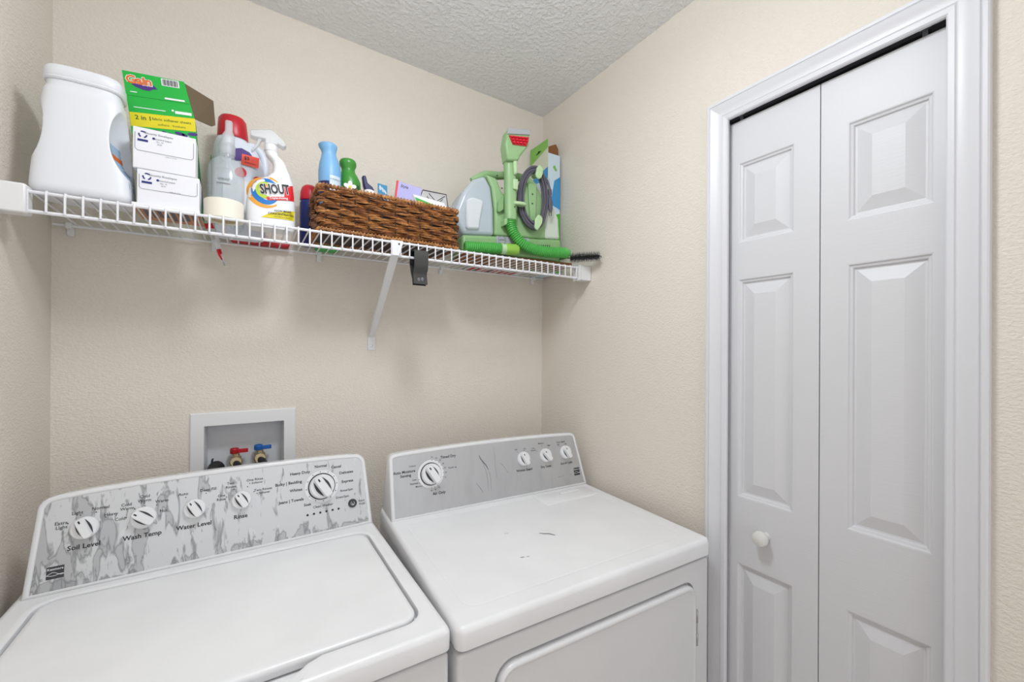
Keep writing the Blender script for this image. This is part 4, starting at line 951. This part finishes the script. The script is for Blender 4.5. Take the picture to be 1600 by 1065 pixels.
# ---- printed plastic wrapper poking down through the wires
pw = thing('plastic_wrapper', 'crumpled clear and red plastic wrapper hanging down through the shelf wires', 'wrapper', (-0.064, 1.235, 1.65))
V, Fc = [], []
for j in range(9):
    t = j/8; z = DK-.004-.094*t; wdt = .020*(1-t)**.8+.0012; xc = -.074+.030*t
    for i in range(5):
        u = i/4-.5; V.append((xc+u*wdt+.0015*math.sin(5*j+3*i), 1.230+.004*math.sin(2.1*i+1.7*j), z+.004*u))
for j in range(8):
    for i in range(4): a = j*5+i; Fc.append((a, a+1, a+6, a+5))
o_ = obj('film', (V, Fc), 'film', pw); sm = o_.modifiers.new('thickness', 'SOLIDIFY'); sm.thickness = .0006
obj('red_print', ([V[i] for i in (25, 26, 27, 28, 30, 31, 32, 33, 35, 36, 37, 38)], [(0, 1, 5, 4), (1, 2, 6, 5), (4, 5, 9, 8), (5, 6, 10, 9), (2, 3, 7, 6)]), 'redmat', pw).location = (0, -.0012, 0)
obj('red_band', ([(x, y-.0012, z) for x, y, z in (V[0], V[1], V[2], V[3], V[5], V[6], V[7], V[8])], [(0, 1, 5, 4), (1, 2, 6, 5), (2, 3, 7, 6)]), 'redmat', pw)

# ================================================================== SPOT CLEANER (built in its own frame: x along its front, y into its depth; outlines taken from image pixels)
PADT = DK+.011
sv = thing('spot_cleaner', 'green portable carpet spot cleaner with hose, at the right end of the shelf', 'vacuum cleaner', (0.575, 1.225, 0), R(-8), local=True)
WM[sv.name] = Matrix()
dp = .135
def pv(name, pts, y0, y1, mt, bev=(.008, 3), parent=None, label=None):
    return obj(name, prism_xz(pts, y0, y1), mt, parent or sv, bevel=bev, label=label, smooth=45)
base = pv('base', [(.004, PADT), (.004, 1.762), (.119, 1.7705), (.242, 1.7770), (.3680, 1.7855), (.3700, 1.735), (.362, PADT)], -.004, dp+.004, 'vacdk', (.010, 3))
pv('clean_tank', [(.0085, 1.7640), (-.012, 1.800), (-.016, 1.840), (.0095, 1.9030), (.0430, 1.9460), (.0830, 1.9650), (.1050, 1.9282), (.1140, 1.8577), (.1170, 1.7720)], .002, dp, 'tank', (.012, 3), label='clear water tank on the left')
cupo = pv('tank_cup', [(.016, 1.795), (.0165, 1.872), (.036, 1.8835), (.070, 1.8800), (.0745, 1.872), (.0630, 1.8101), (.0610, 1.7846), (.0175, 1.7800)], -.010, .030, 'cup', (.006, 2))
pv('body', [(.117, 1.7720), (.1165, 1.8577), (.1060, 1.9290), (.0840, 1.9690), (.1235, 1.9620), (.1430, 1.9170), (.2000, 1.9080), (.2230, 1.9560), (.2560, 1.9680), (.2956, 1.9300), (.3050, 1.862), (.3060, 1.7810)], .000, dp, 'vac', (.008, 3), label='green centre body')
pv('dirty_tank', [(.2990, 1.9280), (.3152, 1.9345), (.3390, 1.9053), (.3614, 1.8590), (.3670, 1.7870), (.3040, 1.7830), (.3030, 1.862)], .004, dp-.004, 'tank2', (.010, 3), label='milky tank on the right')
hp = spline([(.045, .030, 1.9520), (.075, .035, 1.9700), (.105, .045, 1.9850), (.150, .060, 1.9960), (.185, .060, 2.0020), (.233, .060, 2.0040), (.263, .060, 1.9970), (.288, .060, 1.9780), (.298, .060, 1.9400)], 5)
obj('handle', tube(hp, .0125, 12, radii=[.0075+.006*min(1, i/8) for i in range(len(hp))], flat=1.0), 'vac', sv)
# wand with its brush head
wd = obj('wand', stack([sring(x, y, z, rx, ry, 2.6, 24) for x, y, z, rx, ry in [(.1640, -.020, 1.822, .0185, .0185), (.1640, -.020, 1.842, .0200, .0200), (.1637, -.020, 1.844, .0193, .019), (.1625, -.020, 1.955, .0196, .019), (.1615, -.020, 1.957, .0188, .018), (.1595, -.020, 2.015, .0192, .019), (.1590, -.022, 2.034, .0205, .020)]]), 'vac', sv)
hdv = [(.1394, 2.1035), (.2178, 2.1130), (.2155, 2.0650), (.1840, 2.0230), (.1785, 2.0080), (.1395, 2.0040), (.1310, 2.0540)]
head = pv('nozzle_head', hdv, -.052, -.004, 'vac', (.006, 2))
obj('suction_lip', prism_xz([(.1375, 2.0850), (.2180, 2.0975), (.2183, 2.1140), (.1390, 2.1045)], -.056, -.050), 'plate', head, bevel=(.0015, 2), label='clear grey suction lip')
obj('brush_bed', prism_xz([(.1420, 2.0815), (.2140, 2.0900), (.2055, 2.0590), (.1560, 2.0550)], -.0545, -.051), M['redmat'], head)
for j in range(3):
    for i in range(5-j//2):
        x = .1530+.0125*i+.004*j-(.001*j); z = 2.0785-.0085*j+.0013*i
        obj('brush_tuft', ball((x, -.0565, z), .0052, .005, .0036, 8), 'brushred', head)
pv('trigger', [(.1625, 2.0099), (.1767, 2.0125), (.1770, 1.9681), (.1656, 1.9636)], -.047, -.036, 'vaclt', (.004, 2), parent=wd)
pv('button', [(.1628, 1.9501), (.1799, 1.9514), (.1801, 1.9164), (.1630, 1.9164)], -.046, -.036, 'vaclt', (.003, 2), parent=wd)
obj('latch', loft([(1.8695, .190, -.035, .022, .010, 2.2), (1.872, .190, -.035, .0250, .0125, 2.2), (1.8775, .189, -.035, .0250, .0125, 2.2), (1.880, .189, -.035, .022, .010, 2.2)], 20), 'vaclt', sv)
pv('hose_clip', [(.1433, 1.9056), (.1240, 1.8795), (.1214, 1.8482), (.1300, 1.8465), (.1436, 1.8565)], -.014, .002, 'vacdk', (.002, 1))
pv('lower_hose_clip', [(.139, 1.822), (.152, 1.827), (.150, 1.805), (.138, 1.800)], -.030, .002, 'vac', (.002, 1))
# cord wrap
pv('cord_post', [(.2352, 1.9600), (.2680, 1.9660), (.2660, 1.8362), (.2430, 1.8332)], -.008, .002, 'vac', (.003, 2))
cpath = []
for i in range(7*36+1):
    t = 2*math.pi*i/36; lp = i/36
    rx = .0600-.0058*(lp % 3.5); rz = .1040-.0050*(lp % 3.5)
    cpath.append((.2505+rx*math.sin(t)*(1.0 if math.sin(t) < 0 else 0.92)+.0012*math.sin(lp*2.3), -.0150+.0065*math.sin(lp*2.7)-.010*abs(math.cos(t))**3, 1.9065+rz*math.cos(t)*(1.0+.02*math.sin(lp*1.7))))
cpath += spline([cpath[-1], (.296, -.020, 1.980), (.3090, -.024, 1.945), (.3105, -.024, 1.918)], 6)[1:]
cd_ = obj('power_cord', tube(cpath, .0042, 7), 'cord', sv, label='grey power cord wound round two hooks')
obj('plug', loft([(1.868, .3120, -.024, .0045, .004, 2.5), (1.878, .3115, -.024, .0075, .006, 3), (1.900, .3110, -.024, .0080, .0065, 3), (1.912, .3105, -.024, .0055, .005, 2.5), (1.926, .3100, -.024, .005, .005, 2), (1.928, .310, -.024, .0065, .0055, 2.5), (1.945, .3085, -.024, .0065, .0055, 2.5)], 14), 'cord', cd_)
for s in (-1, 1):
    obj('prong', box(.3120+s*.004-.001, .3120+s*.004+.001, -.0265, -.0215, 1.855, 1.869), 'chrome', cd_)
HT = [(.2617, 2.0173), (.2700, 2.0130), (.2768, 2.0038), (.2760, 1.9880), (.2700, 1.9740), (.2620, 1.9681), (.2530, 1.9720), (.2482, 1.9800), (.2528, 2.005)]
HB = [(.2597, 1.8500), (.2700, 1.8470), (.2766, 1.8372), (.2740, 1.8220), (.2650, 1.8060), (.2570, 1.7962), (.2490, 1.7990), (.2450, 1.8080), (.2478, 1.8335)]
for pts, nm in ((HT, 'cord_hook'), (HB, 'cord_hook')):
    hk = pv(nm, pts, -.037, -.029, 'vaclt', (.003, 2))
    cxh = sum(p[0] for p in pts)/len(pts); czh = sum(p[1] for p in pts)/len(pts)
    obj('hook_stem', xf(lathe([(.0095, 0), (.0095, .034)], 0, 0, 14), Matrix.Translation((cxh-.003, .002, czh)) @ Matrix.Rotation(R(90), 4, 'X')), 'vac', hk)
for x, z in ((.2505, 1.925), (.2500, 1.893), (.1235, 1.9690), (.1690, 2.0190), (.1410, 1.9300), (.1700, 1.8610)):
    y_ = -.0090 if x > .2 else (-.0415 if x > .15 else -.0012)
    obj('screw_hole', xf(lathe([(.0024, 0), (.0024, .0010), (0, .0012)], 0, 0, 10), Matrix.Translation((x, y_, z)) @ Matrix.Rotation(R(90), 4, 'X')), 'ink', sv)
# name plate, vents
lean = plane((0, -.0045, 0), (1, 0, 0), (0, 0, 1))
pl = obj('name_plate', prism_xz([(.1203, 1.7464), (.2400, 1.7530), (.2400, 1.7745), (.1203, 1.7690)], -.0062, -.0030), 'plate', sv, bevel=(.0005, 1), label='silver name plate')
obj('emblem', join(put(annulus(0, 0, .0125, .0138, 24), plane((0, -.0066, 0), (1, 0, 0), (0, 0, 1)), .140, 1.7580), put(glyphs('BISSELL', .0080, bold=.01), plane((0, -.0066, 0), (1, 0, 0), (0, 0, 1)), .143, 1.7580, .0006, R(3)), put(glyphs('little green', .0085), plane((0, -.0066, 0), (1, 0, 0), (0, 0, 1)), .213, 1.7680, .0006, R(3))), 'inkg', pl, smooth=0)
for i in range(8):
    obj('vent_slot', put(poly([(-.0018, -.0035), (.0015, -.0035), (.0022, .0035), (-.0011, .0035)]), lean, .2650+.0078*i, 1.7530+.0006*i, .0005), 'ink', base, smooth=0)
# hoses
def ribbed(path, r, name, lab=None):
    n = len(path)
    return obj(name, tube(path, r, 16, radii=[r*(1.08 if (i//2) % 2 else 0.84) for i in range(n)]), 'hose', sv, smooth=60, label=lab)
def resample(p, step):
    P_ = [Vector(q) for q in p]; out = [P_[0]]; acc = 0
    for a, b in zip(P_[:-1], P_[1:]):
        seg = (b-a).length; t = step-acc
        while t <= seg: out.append(a+(b-a)*t/seg); t += step
        acc = seg-(t-step)
    return [tuple(q) for q in out]
h1 = spline([(.1636, -.020, 1.828), (.1655, -.022, 1.805), (.1740, -.026, 1.780), (.1990, -.030, 1.7500), (.2424, -.030, 1.7335), (.3029, -.030, 1.7290), (.3550, -.026, 1.7330), (.3860, -.004, 1.7385), (.3930, .040, 1.742), (.3860, .085, 1.745)], 14)
ribbed(resample(h1, .0016), .0165, 'hose', 'ribbed green suction hose')
h2 = [(.006+.0016*i, -.024, 1.7190+.00008*i) for i in range(76)]
ribbed(h2, .0158, 'hose_run')
obj('hose_cuff', join(xf(lathe([(.0172, 0), (.0172, .016), (.0165, .0165)], 0, 0, 20), Matrix.Translation((.1285, -.024, 1.7245)) @ Matrix.Rotation(R(90), 4, 'Y'))), 'vaclt', sv)
obj('hose_end', xf(lathe([(.0178, 0), (.0182, .004), (.0182, .036), (.0150, .045), (.0, .047)], 0, 0, 20), Matrix.Translation((.1445, -.024, 1.7250)) @ Matrix.Rotation(R(88), 4, 'Y')), 'hoseend', sv)

# ---- flat things under the cleaner
pd_ = thing('cardboard_pad', 'flat brown cardboard sheet under the green spot cleaner', 'cardboard', (0.77, 1.27, DK))
obj('sheet', prism_xy([(.585, 1.215), (.985, 1.168), (1.005, 1.300), (.605, 1.352)], DK+.0006, DK+.0095), 'cardb', pd_)
obj('printed_face', prism_xy([(.700, 1.205), (.985, 1.170), (1.004, 1.299), (.720, 1.334)], DK+.0001, DK+.0006), M['magcov'], pd_)
fm = thing('folded_flyer', 'red and black printed flyer lying at the back of the shelf behind the cleaner', 'flyer', (0.80, 1.41, DK))
obj('paper', box(.69, .93, 1.385, 1.445, DK, DK+.002), 'white', fm)
obj('print', join(*[box(.70+.03*i, .722+.03*i, 1.388+.005*(i % 3), 1.442-.006*(i % 2), DK-.0005, DK-.00005) for i in range(7)]), 'redmat', fm, smooth=0)
obj('dark_print', join(*[box(.722+.06*i, .731+.06*i, 1.39, 1.44, DK-.0005, DK-.00005) for i in range(3)]), 'ink', fm, smooth=0)

# ---- tall printed box in the corner
tbx = thing('tall_carton', 'tall printed carton with sky and grass picture standing in the corner behind the cleaner', 'box', (1.02, 1.385, DK))
qx0, qx1, qy0, qy1, qz = .9920, 1.0500, 1.3200, 1.4400, 2.215
obj('carton', join(([(qx0, qy0, DK), (qx1, qy0, DK), (qx1, qy0, 2.163), (qx0, qy0, 2.163), (qx0, qy1, DK), (qx1, qy1, DK), (qx1, qy1, qz), (qx0, qy1, qz)], [(0, 1, 2, 3), (4, 0, 3, 7), (1, 5, 6, 2), (5, 4, 7, 6), (4, 5, 1, 0)])), 'boxcloud', tbx, smooth=0)
obj('side_panel', box(qx0-.0012, qx0, qy0, qy1, DK, qz+.003), 'boxpale', tbx, label='tall left side panel with picture')
PS = plane((qx0-.0013, qy1, 0), (0, -1, 0), (0, 0, 1))    # local x from the wall towards the room
W_ = qy1-qy0
obj('sky_print', put(poly([(0, 2.030), (W_, 2.042), (W_, 2.108), (0, 2.085)]), PS, 0, 0), 'skybox', tbx, smooth=0)
obj('cloud_print', join(*[put(disc(0, 0, .030, .012, 14), PS, .02+.028*i, 2.045+.008*(i % 2), .0008+.0001*i) for i in range(4)]), 'boxcloud', tbx, smooth=0)
obj('grass_print', put(poly([(0, 1.72), (W_, 1.72), (W_, 2.000), (.05, 1.985), (0, 1.95)]), PS, 0, 0, .0010), 'boxgreen', tbx, smooth=0)
obj('top_print', put(poly([(0, 2.150), (W_, 2.185), (W_, 2.2175), (0, 2.2175)]), PS, 0, 0), 'boxlime', tbx, smooth=0)
obj('hang_slot', join(put(disc(0, 0, .019, .0032, 16), PS, .058, 2.184, .0009, R(8)), put(disc(0, 0, .0055, .0055, 12), PS, .059, 2.186, .0009)), 'ink', tbx, smooth=0)
obj('yellow_mark', put(rect(.085, .110, 1.860, 1.900), PS, 0, 0, .0014), 'yellow', tbx, smooth=0)
PFb = front(qy0-.0002)
obj('front_sky', put(poly([(qx0+.012, 1.965), (qx1, 1.950), (qx1, 2.080), (qx0+.030, 2.060), (qx0+.020, 2.010)]), PFb, 0, 0), 'skybox', tbx, smooth=0)
obj('front_grass', put(poly([(qx0, 1.70), (qx1, 1.70), (qx1, 1.935), (qx0, 1.915)]), PFb, 0, 0), 'boxgreen', tbx, smooth=0)
obj('front_mark', join(put(disc(qx0+.030, 2.112, .007), PFb, 0, 0), put(disc(qx0+.036, 2.104, .006), PFb, 0, 0, .0008)), 'boxlime', tbx, smooth=0)
obj('back_flap', prism_xz([(qx0+.002, 2.163), (qx1, 2.163), (qx1, 2.195), (qx1-.012, 2.212), (qx0+.002, 2.190)], qy0+.012, qy0+.0135), 'cardb', tbx, smooth=0, label='brown open flap')

# ---- round black brush at the right end
bru = thing('tube_brush', 'black bristled tube brush sticking out at the right end of the shelf', 'brush', (1.0, 1.14, 1.72))
A, B = Vector((.980, 1.170, 1.7250)), Vector((1.036, 1.082, 1.7220))
obj('handle_rod', tube([tuple(A+(A-B)*.12), tuple(A), tuple(B), tuple(B+(B-A)*.06), tuple(B+(B-A)*.05+Vector((0, 0, -.006)))], .0018, 6), 'black', bru)
dv = (B-A); L0 = dv.length; dv.normalize(); s1 = dv.cross(Vector((0, 0, 1))).normalized(); s2 = s1.cross(dv)
V, Fc = [], []
NB = 460
for i in range(NB):
    t = L0*i/NB; a = i*2.399963; a += random.uniform(-.2, .2); rad = .0220*random.uniform(.88, 1.05)
    c0 = A+dv*t; e = s1*math.cos(a)+s2*math.sin(a); tp = c0+e*rad+dv*random.uniform(-.002, .002); wv = dv*.0011; w2 = e.cross(dv)*.0011
    k0 = len(V); V += [tuple(c0+wv), tuple(c0-wv*.5+w2), tuple(c0-wv*.5-w2), tuple(tp)]; Fc += [(k0, k0+1, k0+3), (k0+1, k0+2, k0+3), (k0+2, k0, k0+3)]
obj('bristles', (V, Fc), 'bristle', bru, kind='stuff', smooth=0)
